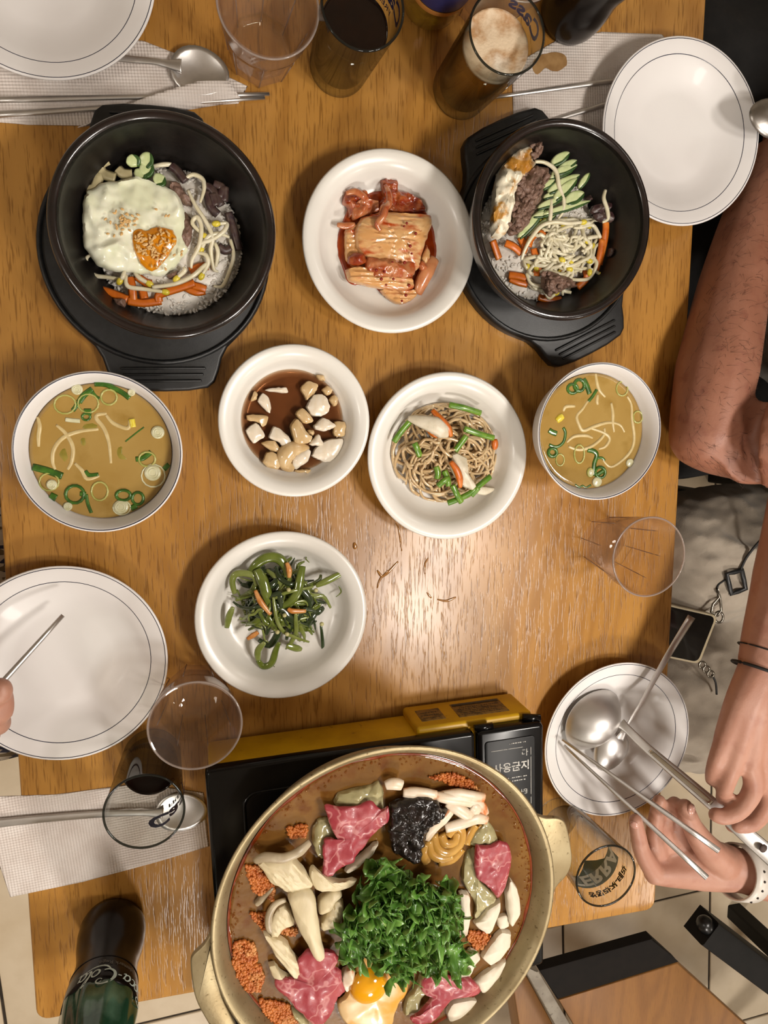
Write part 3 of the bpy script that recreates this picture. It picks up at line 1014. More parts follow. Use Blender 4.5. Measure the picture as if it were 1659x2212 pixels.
# ---------------------------------------------------------------- cutlery
def spoon_geo(c, ax, L_, W_, depth, z, flip=False, n=28, rings=6):
    """shell bowl centred at c (xy), long axis ax; rim at height z"""
    ax = _n((ax[0], ax[1], 0)); sx = np.array((-ax[1], ax[0], 0))
    V, F = [], []
    sgn = -1 if not flip else 1
    for lay in (0, 1):
        for k in range(rings + 1):
            s = k / rings
            for i in range(n):
                t = 2 * math.pi * i / n
                wid = W_ * (1 - .12 * math.cos(t))
                p = np.array((c[0], c[1], 0)) + ax * L_ * s * math.cos(t) + sx * wid * s * math.sin(t)
                zz = T + z + sgn * depth * (1 - s ** 2.2) - lay * .0009
                V.append((p[0], p[1], zz))
    m = (rings + 1) * n
    for lay in (0, 1):
        for k in range(rings):
            for i in range(n):
                j = (i + 1) % n
                q = (lay * m + k * n + i, lay * m + k * n + j, lay * m + (k + 1) * n + j, lay * m + (k + 1) * n + i)
                F.append(q if lay == 0 else q[::-1])
    for i in range(n):
        j = (i + 1) % n
        F.append((rings * n + i, rings * n + j, m + rings * n + j, m + rings * n + i))
    return V, F
def spoon(name, label, bowl_px, bowl_h, L_, W_, depth, handle, widths, flip=False, flat=.35, mat=STEEL, cat='spoon'):
    c = at(*bowl_px, bowl_h)
    hp = [at(u, v, h) for u, v, h in handle]
    ax = c - hp[1]
    e = empty(name, c, label, cat)
    mk('spoon_bowl', spoon_geo(c, ax, L_, W_, depth, bowl_h, flip), mat, e)
    mk('handle', tube(cr(hp, 6), widths, 12, flat), mat, e)
    return e
spoon('table_spoon', 'steel table spoon lying on the napkin beside wrapped chopsticks', (432, 153), .0075, .0245, .0195, .0055,
      [(392, 143, .0078), (360, 138, .0080), (330, 132, .0085), (265, 126, .0060), (120, 105, .0050)], [.006, .0032, .0026, .0030, .0036])
spoon('table_spoon', 'steel table spoon lying under the printed glass on the napkin', (392, 1755), .0050, .0245, .0195, .0035,
      [(352, 1757, .0052), (310, 1756, .0055), (230, 1758, .0050), (100, 1768, .0045), (-40, 1782, .0042)], [.006, .0030, .0034, .0040, .0046])
spoon('table_spoon', 'upturned steel spoon with flat handle leaning on the plate beside the ladle', (1319, 1622), .0170, .0240, .0205, .0085,
      [(1338, 1597, .0205), (1356, 1566, .0230), (1390, 1510, .027), (1440, 1420, .034), (1494, 1332, .040)], [.006, .0022, .0030, .0042, .0052], True, .25)
spoon('table_spoon', 'grey steel spoon raised over the plate beside the man in black trousers', (1668, 256), .055, .026, .0185, .006,
      [(1690, 262, .056), (1720, 268, .058), (1800, 280, .064), (1900, 290, .070)], [.005, .0028, .0034, .004], True, mat=STEEL_D)

LADLE = pm('satin_steel', 'd2cfcc', 0.45, col2='c6c3c0', scale=40, metal=1.0)
lad = empty('ladle', at(1290, 1556, .012), 'steel serving ladle turned over on the plate and held by its handle', 'ladle')
lc = at(1287, 1557, .020)
V, F = spoon_geo((0, 0), (1, 0), .0385, .0320, .0270, -T, True, 40, 9)
Mx = Matrix.Translation(Vector((lc.x, lc.y, T + .0145))) @ Matrix.Rotation(math.radians(14), 4, Vector((.3, 1, 0))) @ Matrix.Rotation(math.radians(25), 4, 'Z')
mk('ladle_bowl', xform((V, F), Mx), LADLE, lad)
hp = [at(u, v, h) for u, v, h in ((1340, 1562, .030), (1356, 1576, .036), (1400, 1618, .050), (1470, 1678, .072), (1545, 1742, .096), (1600, 1792, .112), (1680, 1862, .132))]
mk('handle', tube(cr(hp, 6), [.006, .0045, .0050, .0060, .0068, .0078, .0095], 14, .22), STEEL, lad)
gp = [at(u, v, h + .0014) for u, v, h in ((1404, 1622, .0512), (1470, 1678, .072), (1538, 1736, .0935))]
mk('handle_groove', tube(cr(gp, 6), [.0018, .0026, .0028], 10, .12), pm('pale_steel', 'd8d2c6', .2, col2='c8c2b6', scale=50, metal=1.0), lad)
mk('hanging_hole', lathe([(0, 0), (.0042, 0), (.0042, .0012), (0, .0012)], 24, tuple(at(1648, 1832, .1275))), pm('hole_dark', '3a2a24', .7, col2='46352d', scale=80), lad)

def stick(p, q, label, r0=.0016, r1=.0026, group=None, mat=STEEL):
    return mk('chopstick', tube([p.lerp(q, i / 6) for i in range(7)], [r0, r1], 8, .62), mat, label=label, cat='chopstick', group=group)
stick(at(582, 203, .0035), at(-60, 217, .0045), 'steel chopstick under the napkin flap, beside the spoon')
stick(at(572, 211, .0035), at(-60, 251, .0045), 'steel chopstick under the napkin flap, beside the stone bowl')
stick(at(1062, 211, .004), at(1345, 172, .0045), 'steel chopstick on the stained napkin nearer the stain', .0016, .0026)
stick(at(1150, 274, .004), at(1345, 214, .0045), 'steel chopstick on the stained napkin beside the stone bowl rim', .0016, .0026)
stick(at(136, 1329, .034), at(-120, 1612, .075), 'steel chopstick held over the empty plate', .0019, .0028)
stick(at(1214, 1597, .026), at(1553, 1838, .118), 'steel chopstick lying across the thumb of the watch hand', .0014, .0030)
stick(at(1218, 1610, .024), at(1527, 1896, .118), 'steel chopstick lying across the palm of the watch hand', .0014, .0030)
# ---------------------------------------------------------------- food
Z1 = zoomer(160, 300, 4.1475); Z2 = zoomer(1010, 270, 4.0463); Z3 = zoomer(680, 350, 5.1844); Z4 = zoomer(490, 780, 5.7207)
Z5 = zoomer(820, 840, 5.7207); Z6 = zoomer(460, 1170, 5.53); Z7 = zoomer(30, 800, 4.4838); Z8 = zoomer(1150, 780, 5.53)
Z9 = zoomer(480, 1640, 4.3658); Z10 = zoomer(800, 1640, 3.95); Z11 = zoomer(480, 1900, 4.3658); Z12 = zoomer(800, 1900, 3.95)
Z0p = zoomer(0, 0, 1.0)

RICE = pm('steamed_rice', 'e3ddd4', .4, col2='d5cec3', scale=150, sss=.15, bump=.2, bscale=300)
SPROUT = pm('sprout_stem', 'dcd4ba', .26, col2='cfc6a6', scale=120, sss=.15)
BEANY = pm('sprout_head', 'cbb62c', .3, col2='dccb4e', scale=200)
CARROT = pm('carrot', 'cc6a16', .35, col2='b85a10', scale=140, col3='d98030', scale3=60)
CUKE = pm('cucumber_flesh', 'c6cf9c', .22, col2='b2c085', scale=120, sss=.1)
CUKE_D = pm('cucumber_skin', '1f3d14', .3, col2='3a5a22', scale=120)
BEEF = pm('cooked_beef', '6f5548', .5, col2='8a6d5e', scale=180, col3='54402f', scale3=90, lo3=.5, hi3=.65, bump=.6, bscale=500)
EGGW = pm('egg_white', 'e3e3cd', .22, col2='d8dabb', scale=45, sss=.2, bump=.15, bscale=200, coat=.2)
EGGB = pm('browned_egg', 'e6ddc4', .35, col2='c08a3a', scale=70, lo=.48, hi=.58, bump=.4, bscale=300, col3='a8701f', scale3=40, lo3=.58, hi3=.7)
YOLK = pm('egg_yolk', 'dd8f10', .12, col2='c87a0a', scale=50, coat=.5, sss=.15)
SESAME = pm('sesame_seed', 'd3ad72', .45, col2='b88a4a', scale=400)
NAMUL = pm('dark_namul', '3a2526', .4, col2='53433a', scale=150, col3='2c1f2a', scale3=80)
WILT = pm('wilted_cabbage', 'b9ad86', .35, col2='a39872', scale=100, sss=.1)

def inside(poly, x, y):
    c = False
    for i in range(len(poly)):
        (x1, y1), (x2, y2) = poly[i], poly[i - 1]
        if (y1 > y) != (y2 > y) and x < (x2 - x1) * (y - y1) / (y2 - y1) + x1:
            c = not c
    return c
def strand(name, Z, pts, r, mat, flat=1.0, n=6, k=5, **kw):
    return mk(name, tube(cr([Z(*p) for p in pts], k), r, n, flat), mat, **kw)
def piece(name, Z, pts, h, mat, thick=.003, bulge=.002, amp=.0, freq=60, seed=0., k=4, rings=6, extra=None, crisp=38, **kw):
    return sharp(mk(name, patch([Z(x, y, h) for x, y in pts], thick, bulge, amp, freq, seed, rings, k, extra=extra), mat, **kw), crisp)
def sprout(Z, pts, r, label, group, head=True, hr=.0027):
    o = strand('soybean_sprout', Z, pts, [r * .75, r, r, r * .55], SPROUT, 1, 7, label=label, cat='sprout', group=group)
    if head:
        P = [Z(*p) for p in pts[:2]]
        d = (P[0] - P[1]).normalized()
        c = P[0] + d * hr * .6
        q = Vector((1, 0, 0)).rotation_difference(Vector((d.x, d.y, 0)).normalized() if (d.x or d.y) else Vector((1, 0, 0)))
        g = ball((0, 0, 0), 1, 12, 8)
        V = [tuple(c + q @ Vector((x * hr * 1.35, y * hr * .95, z * hr * .8))) for x, y, z in g[0]]
        mk('bean_head', (V, g[1]), BEANY, o)
    return o

def rice_mound(c, h0, R, top, label, seed, off=(0, 0)):
    V, F = [], []
    r_ = random.Random(seed)
    prof = [(R * math.sin(t), h0 + (top - h0) * math.cos(t) ** .8) for t in np.linspace(0, math.pi / 2, 9)]
    prof[0] = (0, top)
    g = lathe(prof + [(0, h0)], 40, (c[0], c[1], T))
    geos = [([(x, y, z + .0015 * noise.noise(Vector((x * 160, y * 160, seed)))) for x, y, z in g[0]], g[1])]
    gb = ball((0, 0, 0), 1, 6, 4)
    for i in range(900):
        t = math.acos(1 - r_.random()) if r_.random() < .7 else math.pi / 2 * r_.random() ** .4
        a_ = r_.random() * 2 * math.pi
        rr = R * math.sin(t)
        z = h0 + (top - h0) * max(0, math.cos(t)) ** .8
        q = Matrix.Rotation(r_.random() * 6.28, 3, 'Z') @ Matrix.Rotation(r_.uniform(-.6, .6), 3, 'Y')
        geos.append(([tuple(Vector((c[0] + rr * math.cos(a_), c[1] + rr * math.sin(a_), T + z)) + q @ Vector((x * .0026, y * .0012, zz * .0010))) for x, y, zz in gb[0]], gb[1]))
    return mk('steamed_rice', join(*geos), RICE, label=label, cat='rice', kind='stuff')

def wedge(Z, a_, b_, w, label, group):
    """pointed cucumber stick with a strip of peel down one side"""
    A, B = Z(*a_), Z(*b_)
    d = (B - A); sx = Vector((-d.y, d.x, 0)).normalized()
    top = [A, A + d * .22 + sx * w * .75, A + d * .6 + sx * w, B - d * .08 + sx * w * .7, B, B - d * .08 - sx * w * .6, A + d * .6 - sx * w, A + d * .22 - sx * w * .7]
    o = mk('cucumber_stick', patch(top, .0030, .0005, .0003, 200, rnd.random() * 9, 5, 3, rag=.0002), CUKE, label=label, cat='cucumber', group=group)
    pl = [A + d * .01, A + d * .22 + sx * w * .80, A + d * .6 + sx * w * 1.06, B + sx * w * .75, B + sx * w * .25, A + d * .6 + sx * w * .55, A + d * .25 + sx * w * .35]
    mk('cucumber_peel', patch([q + Vector((0, 0, .0004)) for q in pl], .0031, .0002, .0002, 200, 1, 5, 3, rag=.0002), CUKE_D, o)
    return o

# ---- left bowl
rice_mound((-.0195, .1365), .033, .0595, .052, 'mound of white steamed rice under the whole fried egg', 3)
gl = 'sprouts in the egg topped bowl'; sl = 'pale soybean sprout tangled beside the whole fried egg'
H = .054
for pts, hd in (([(430, 1260, .05), (300, 1240, .048), (180, 1220, .046), (115, 1140, .046), (110, 1070, .048), (150, 1040, .05)], False),
                ([(800, 1370, .053), (620, 1345, .054), (500, 1330, .054), (465, 1290, .054), (470, 1220, .052)], True),
                ([(660, 1290, .054), (590, 1250, .054), (540, 1200, .052)], True),
                ([(700, 1330, .056), (900, 1300, .057), (1060, 1230, .058), (1150, 1150, .057), (1215, 1090, .055)], False),
                ([(1290, 760, .058), (1370, 760, .056), (1340, 830, .058), (1240, 900, .058), (1130, 940, .058), (1080, 1010, .056)], True),
                ([(970, 380, .052), (1060, 320, .052), (1150, 360, .052), (1165, 450, .054), (1130, 570, .055)], False),
                ([(1020, 460, .054), (1090, 600, .057), (1180, 740, .058), (1240, 880, .058), (1225, 1000, .056), (1250, 1160, .052), (1290, 1190, .050)], False),
                ([(1160, 860, .057), (1060, 760, .059), (1100, 700, .059), (1140, 790, .059), (1120, 960, .058), (1060, 1080, .056), (1050, 1160, .054)], True),
                ([(1145, 980, .056), (1200, 880, .058), (1300, 850, .057), (1390, 880, .053)], True),
                ([(1150, 1215, .055), (1200, 1120, .056), (1180, 1040, .057), (1100, 1020, .057)], True),
                ([(930, 1240, .057), (990, 1180, .058), (980, 1150, .058)], True),
                ([(1260, 930, .055), (1290, 1020, .054), (1270, 1150, .052)], False),
                ([(1400, 900, .050), (1430, 1050, .050), (1390, 1200, .048), (1330, 1320, .048), (1250, 1320, .048)], False),
                ([(700, 250, .050), (800, 230, .051), (900, 230, .050)], False),
                ([(420, 1260, .053), (440, 1230, .054), (455, 1180, .053)], True)):
    sprout(Z1, pts, .0019, sl, gl, hd)
gl = 'carrot strips in the egg topped bowl'; sl = 'orange carrot strip below the whole fried egg'
for pts in ([(245, 1355, .048), (330, 1380, .050), (480, 1440, .051)], [(480, 1450, .051), (620, 1470, .050), (780, 1450, .049)], [(500, 1240, .051), (520, 1340, .052), (530, 1470, .050)],
            [(560, 1230, .050), (650, 1290, .051), (700, 1300, .051)], [(610, 1340, .051), (630, 1430, .0515)], [(760, 1460, .050), (760, 1400, .051), (830, 1370, .052)], [(830, 1370, .052), (960, 1330, .052), (1080, 1290, .052)],
            [(1000, 1330, .050), (1090, 1370, .050), (1170, 1360, .049)], [(1050, 1310, .051), (1130, 1330, .051), (1180, 1350, .050)], [(1040, 1190, .052), (1120, 1150, .053), (1200, 1140, .051)], [(670, 1560, .036), (800, 1575, .036), (970, 1540, .036)]):
    strand('carrot_strip', Z1, pts, .0034, CARROT, .4, 6, label=sl, cat='carrot', group=gl)
gl = 'cucumber sticks in the egg topped bowl'; sl = 'green cucumber stick poking out behind the whole fried egg'
for i, pts in enumerate(([(515, 140, .056), (545, 260, .053)], [(680, 120, .057), (620, 260, .053)], [(710, 220, .054), (600, 330, .052)], [(640, 290, .052), (560, 360, .052)], [(820, 340, .053), (720, 400, .054)])):
    wedge(Z1, pts[0], pts[1], .0060, sl, gl)
for pts, lb in (([(300, 185, .052), (230, 230, .052), (260, 310, .051), (370, 350, .053)], 'pale wilted cabbage strip curling up behind the fried egg'), ([(80, 440, .050), (180, 440, .051), (230, 300, .051)], 'pale wilted cabbage strip at the far side of the fried egg'),
                ([(390, 270, .051), (440, 310, .052), (520, 320, .052)], 'short pale cabbage strip between the egg and the cucumber')):
    strand('cabbage_strip', Z1, pts, .0042, WILT, .4, 6, label=lb, cat='cabbage')
gl = 'dark namul stems in the egg topped bowl'; sl = 'dark seasoned namul stem beside the sprouts'
for pts in ([(870, 240, .050), (930, 290, .051), (1000, 380, .052)], [(1240, 490, .054), (1270, 600, .054)], [(1350, 430, .052), (1340, 560, .052)], [(1380, 660, .050), (1430, 820, .049), (1480, 1000, .047)],
            [(1250, 400, .052), (1330, 440, .052), (1300, 520, .053)], [(1200, 470, .052), (1220, 600, .053), (1290, 680, .052)], [(1290, 960, .052), (1350, 1000, .051), (1400, 980, .050)], [(1180, 420, .052), (1240, 460, .053), (1320, 600, .053)]):
    strand('namul_strand', Z1, pts, .0036, NAMUL, .7, 6, label=sl, cat='vegetable', group=gl)
for i, pts in enumerate(([(860, 380), (950, 400), (1000, 500), (1070, 560), (1060, 610), (980, 600), (920, 520), (850, 450)], [(980, 640), (1060, 720), (1060, 900), (1010, 1000), (960, 900)], [(830, 1230), (940, 1180), (920, 1250), (850, 1260)], [(340, 1430), (470, 1440), (460, 1520), (390, 1500)])):
    piece('beef_shred', Z1, pts, .050, BEEF, .004, .003, .003, 160, i, 5, 9, label='brown cooked beef shred beside the whole fried egg', cat='beef', group='beef shreds in the egg topped bowl')
EGG_O = [(370, 385), (440, 372), (560, 350), (700, 390), (830, 430), (930, 500), (985, 620), (1015, 760), (1005, 900), (1025, 1010), (970, 1070), (900, 1160), (800, 1230), (730, 1240), (650, 1200), (600, 1225), (520, 1200), (420, 1200), (300, 1180), (200, 1130), (140, 1040), (85, 970), (80, 850), (75, 720), (80, 560), (130, 470), (230, 400)]
FOLDS = [[Z1(x, y) for x, y in f_] for f_ in ([(400, 375), (385, 450), (375, 560), (365, 680)], [(150, 500), (260, 470), (350, 440)], [(190, 640), (230, 740), (250, 880), (330, 980)], [(480, 560), (620, 520), (780, 560)], [(820, 480), (920, 620), (960, 800)], [(300, 1120), (460, 1080), (560, 1150)])]
def eggx(x, y):
    z = 0.0
    for f_ in FOLDS:
        for q0, q1 in zip(f_[:-1], f_[1:]):
            ex_, ey_ = q1.x - q0.x, q1.y - q0.y
            t = max(0, min(1, ((x - q0.x) * ex_ + (y - q0.y) * ey_) / (ex_ * ex_ + ey_ * ey_)))
            d2 = (x - q0.x - t * ex_) ** 2 + (y - q0.y - t * ey_) ** 2
            z = max(z, .0026 * math.exp(-d2 / (.0028 ** 2)))
    return z
egg = piece('fried_egg', Z1, EGG_O, .052, EGGW, .005, .005, .0022, 85, 4.4, 5, 22, eggx, label='whole fried egg with sesame covered yolk on the rice', cat='egg')
piece('yolk', Z1, [(515, 840), (570, 800), (650, 830), (720, 790), (800, 795), (890, 815), (930, 920), (880, 990), (830, 1080), (760, 1150), (700, 1195), (620, 1150), (560, 1060), (520, 950)], .0595, YOLK, .0030, .003, .0006, 90, 2, 3, 6, parent=egg)
seed_me = None
def seed_at(p):
    global seed_me
    if seed_me is None:
        g = ball((0, 0, 0), 1, 8, 6)
        o = mk('sesame_seed', ([(x * .0016, y * .0009 * (1 - .35 * x), z * .0006) for x, y, z in g[0]], g[1]), SESAME)
        seed_me = o.data
    else:
        o = bpy.data.objects.new('sesame_seed', seed_me); COL.objects.link(o)
    o.location = p
    o.rotation_euler = (rnd.uniform(-.3, .3), rnd.uniform(-.3, .3), rnd.uniform(0, 6.28))
    tag(o, 'toasted sesame seed scattered on the whole fried egg', 'sesame seed', 'sesame seeds on the fried egg')
ye = [(560, 830), (660, 870), (730, 810), (870, 830), (910, 920), (860, 1000), (800, 1090), (750, 1150), (690, 1180), (660, 1090), (560, 1000), (530, 910)]
cnt = 0
while cnt < 105:
    x, y = rnd.uniform(530, 910), rnd.uniform(800, 1190)
    if inside(ye, x, y):
        d = math.hypot((x - 720) / 200, (y - 980) / 200)
        seed_at(Z1(x, y, .0655 + .001 * max(0, 1 - d))); cnt += 1
for i in range(34):
    seed_at(Z1(rnd.gauss(440, 50), rnd.gauss(745, 45), .0640))
for x, y in ((435, 630), (735, 632), (575, 682), (820, 690), (850, 690), (280, 720), (305, 850), (360, 870), (430, 850), (900, 1040), (965, 1010), (960, 1040), (820, 1165), (545, 775), (770, 800)):
    seed_at(Z1(x, y, .0630))

# ---- right bowl
rice_mound((.3120, .1600), .033, .0590, .050, 'mound of white steamed rice under cucumber and sprouts', 5)
piece('fried_egg', Z2, [(480, 175), (540, 195), (550, 270), (580, 345), (530, 400), (430, 440), (400, 480), (405, 560), (380, 640), (385, 690), (360, 800), (350, 900), (320, 970), (260, 1005), (210, 980), (190, 880), (200, 740), (215, 620), (235, 500), (250, 430), (310, 340), (380, 250)], .056, EGGB, .006, .005, .004, 130, 7.7, 5, 12,
      label='browned fried egg folded on edge beside shredded beef', cat='egg')
def shreds(o, Z, poly, n, h, mat):
    """short torn fibres lying over a heap of cooked meat"""
    r_ = random.Random(n)
    xs = [q[0] for q in poly]; ys = [q[1] for q in poly]
    cx0, cy0 = sum(xs) / len(xs), sum(ys) / len(ys)
    k_ = 0
    while k_ < n:
        x, y = r_.uniform(min(xs), max(xs)), r_.uniform(min(ys), max(ys))
        if not inside(poly, x, y):
            continue
        k_ += 1
        d_ = min(1, math.hypot((x - cx0) / (max(xs) - min(xs)) * 2, (y - cy0) / (max(ys) - min(ys)) * 2))
        a1 = r_.uniform(0, 6.28); L1 = r_.uniform(14, 42)
        pts_ = [(x + L1 * t * math.cos(a1 + t * .7) + r_.gauss(0, 4), y + L1 * t * math.sin(a1 + t * .7) + r_.gauss(0, 4), h - .004 * d_ * d_ + r_.uniform(-.0015, .0012)) for t in (-1, -.4, .3, 1)]
        mk('meat_shred', tube(cr([Z(*q) for q in pts_], 3), [.0010, .0024, .0028, .0008], 6, .55), mat, o)
def beefx(x, y): return .0025 * noise.noise(Vector((x * 420, y * 420, 1.7)))
for i, (pts, h, lb) in enumerate((([(430, 450), (520, 400), (600, 355), (690, 380), (690, 480), (650, 560), (620, 680), (560, 740), (540, 820), (500, 900), (430, 960), (360, 970), (340, 920), (370, 800), (390, 660), (400, 560)], .054, 'heap of brown shredded beef beside the folded egg'),
                           ([(550, 180), (620, 145), (640, 190), (630, 270), (580, 310), (550, 250)], .054, 'small scrap of brown beef above the folded egg'),
                           ([(640, 1330), (700, 1280), (780, 1310), (860, 1340), (910, 1380), (940, 1420), (860, 1430), (780, 1470), (700, 1490), (640, 1420)], .056, 'clump of brown beef lying on the sprouts'))):
    o = piece('shredded_beef', Z2, pts, h, BEEF, .006, .006, .004, 150, i + 3, 6, 14, extra=beefx, label=lb, cat='beef')
    shreds(o, Z2, pts, (34, 7, 16)[i], h + .011, BEEF)
gl = 'cucumber sticks in the right stone bowl'; sl = 'pale green cucumber stick with dark peel beside the shredded beef'
for a_, b_, w in (((890, 240, .060), (720, 350, .056), .0060), ((955, 310, .058), (780, 400, .056), .0050), ((965, 350, .058), (720, 440, .056), .0050), ((930, 390, .057), (700, 470, .056), .0045), ((990, 430, .058), (690, 590, .057), .0062),
                  ((960, 460, .059), (740, 660, .058), .0062), ((1060, 415, .057), (960, 560, .055), .0040), ((1020, 590, .057), (840, 680, .057), .0075), ((1090, 660, .057), (640, 790, .057), .0044), ((900, 560, .056), (650, 640, .056), .0044),
                  ((840, 640, .058), (600, 730, .057), .0045), ((760, 480, .057), (640, 560, .056), .0045), ((820, 760, .056), (560, 800, .055), .0040), ((680, 720, .056), (430, 990, .051), .0058), ((780, 780, .055), (520, 960, .052), .0040)):
    wedge(Z2, a_, b_, w * .82, sl, gl)
gl = 'carrot strips in the right stone bowl'; sl = 'orange carrot strip under the sprout tangle'
for pts in ([(220, 1010, .052), (250, 1100, .050), (275, 1170, .048)], [(330, 1030, .053), (400, 1060, .054), (470, 1120, .052)], [(460, 980, .052), (500, 1060, .052), (480, 1110, .052)], [(600, 930, .053), (660, 960, .054), (690, 1030, .053)],
            [(580, 1080, .053), (600, 1140, .053), (660, 1160, .053)], [(360, 1310, .047), (440, 1320, .049), (510, 1340, .050)], [(370, 1340, .046), (440, 1370, .047), (520, 1390, .047)], [(1200, 770, .052), (1210, 900, .053), (1190, 1050, .051), (1150, 1220, .049)],
            [(1180, 1000, .052), (1160, 1130, .051), (1120, 1280, .049)], [(1030, 1260, .051), (1040, 1340, .050), (960, 1420, .049)], [(620, 1500, .041), (720, 1530, .041), (820, 1530, .041)], [(820, 1260, .054), (870, 1290, .054), (900, 1340, .053)], [(640, 920, .052), (560, 980, .052), (530, 1060, .052)], [(700, 1180, .053), (620, 1250, .053), (600, 1320, .052)]):
    strand('carrot_strip', Z2, pts, .0036, CARROT, .4, 6, label=sl, cat='carrot', group=gl)
for i, pts in enumerate(([(1080, 710), (1200, 680), (1255, 690), (1240, 740), (1150, 800), (1060, 770)], [(1080, 770), (1240, 760), (1270, 780), (1260, 860), (1130, 850)], [(1230, 1080), (1280, 1080), (1270, 1140), (1220, 1160)], [(1010, 640), (1070, 610), (1080, 660), (1030, 690)])):
    piece('namul_leaf', Z2, pts, .052, NAMUL, .003, .002, .003, 150, i, label='dark purple seasoned leaf at the edge of the sprouts', cat='vegetable', group='dark leaves in the right stone bowl')
gl = 'sprouts in the right stone bowl'; sl = 'pale soybean sprout in the tangle beside the cucumber'
for pts, hd in (([(590, 320, .060), (680, 330, .060), (770, 400, .061), (800, 540, .061), (840, 660, .060), (830, 760, .059), (790, 820, .058)], False), ([(730, 650, .060), (725, 780, .060), (710, 900, .058)], False),
                ([(1205, 570, .056), (1190, 640, .057), (1220, 740, .057), (1225, 820, .056), (1180, 850, .056)], False), ([(1000, 850, .058), (880, 860, .060), (760, 850, .060), (650, 880, .059), (560, 980, .058), (500, 1090, .056), (470, 1180, .054)], True)):
    sprout(Z2, pts, .0020, sl, gl, hd)
r2 = random.Random(21)
for i in range(56):
    cx_, cy_ = r2.gauss(830, 170), r2.gauss(1110, 180)
    R_ = r2.uniform(90, 220); a0 = r2.uniform(0, 6.28); sw = r2.uniform(1.2, 3.6) * r2.choice((-1, 1)); el = r2.uniform(.5, 1.0)
    pts = []
    for j in range(6):
        a_ = a0 + sw * j / 5
        x = min(1190, max(480, cx_ + R_ * math.cos(a_) + r2.gauss(0, 14)))
        y = min(1530, max(830, cy_ + R_ * el * math.sin(a_) + r2.gauss(0, 14)))
        d = math.hypot((x - 830) / 380, (y - 1120) / 400)
        pts.append((x, y, .057 - .010 * d * d + r2.uniform(-.002, .004)))
    sprout(Z2, pts, r2.uniform(.0016, .0021), sl, gl, i % 2 == 0, .0026)

# ---- kimchi
K_SAUCE = pm('kimchi_juice', '8c2f08', .1, col2='a8430c', scale=60, coat=.5)
K_PALE = pm('kimchi_slice', 'd09a60', .22, col2='dcb682', scale=70, lo=.4, hi=.65, col3='b04716', scale3=80, lo3=.50, hi3=.70, coat=.3, sss=.1, stretch=(.6, 1.6, 1))
K_RED = pm('kimchi_leaf', '8c3010', .25, col2='a85a2c', scale=130, col3='701c08', scale3=80, lo3=.5, hi3=.65, coat=.4, bump=.3, bscale=400)
K_MID = pm('kimchi_leaf_pale', 'b8754a', .25, col2='a5461d', scale=100, col3='d0a07a', scale3=70, coat=.35, bump=.25, bscale=350)
piece('kimchi_juice', Z3, [(300, 690), (250, 850), (260, 1050), (330, 1250), (370, 1360), (480, 1385), (600, 1350), (720, 1450), (800, 1530), (930, 1600), (1060, 1560), (1150, 1480), (1330, 1200), (1370, 1000), (1340, 780), (1290, 600), (1200, 440), (1030, 340), (900, 320), (700, 320), (560, 360), (400, 440)], .0062, K_SAUCE, .0015, .0005, 0, 60, 0,
      label='orange red juice pooled under the kimchi', cat='juice')
def rid(x, y): return .0007 * math.sin(y * 1500 + 2 * noise.noise(Vector((x * 60, y * 60, 2))))
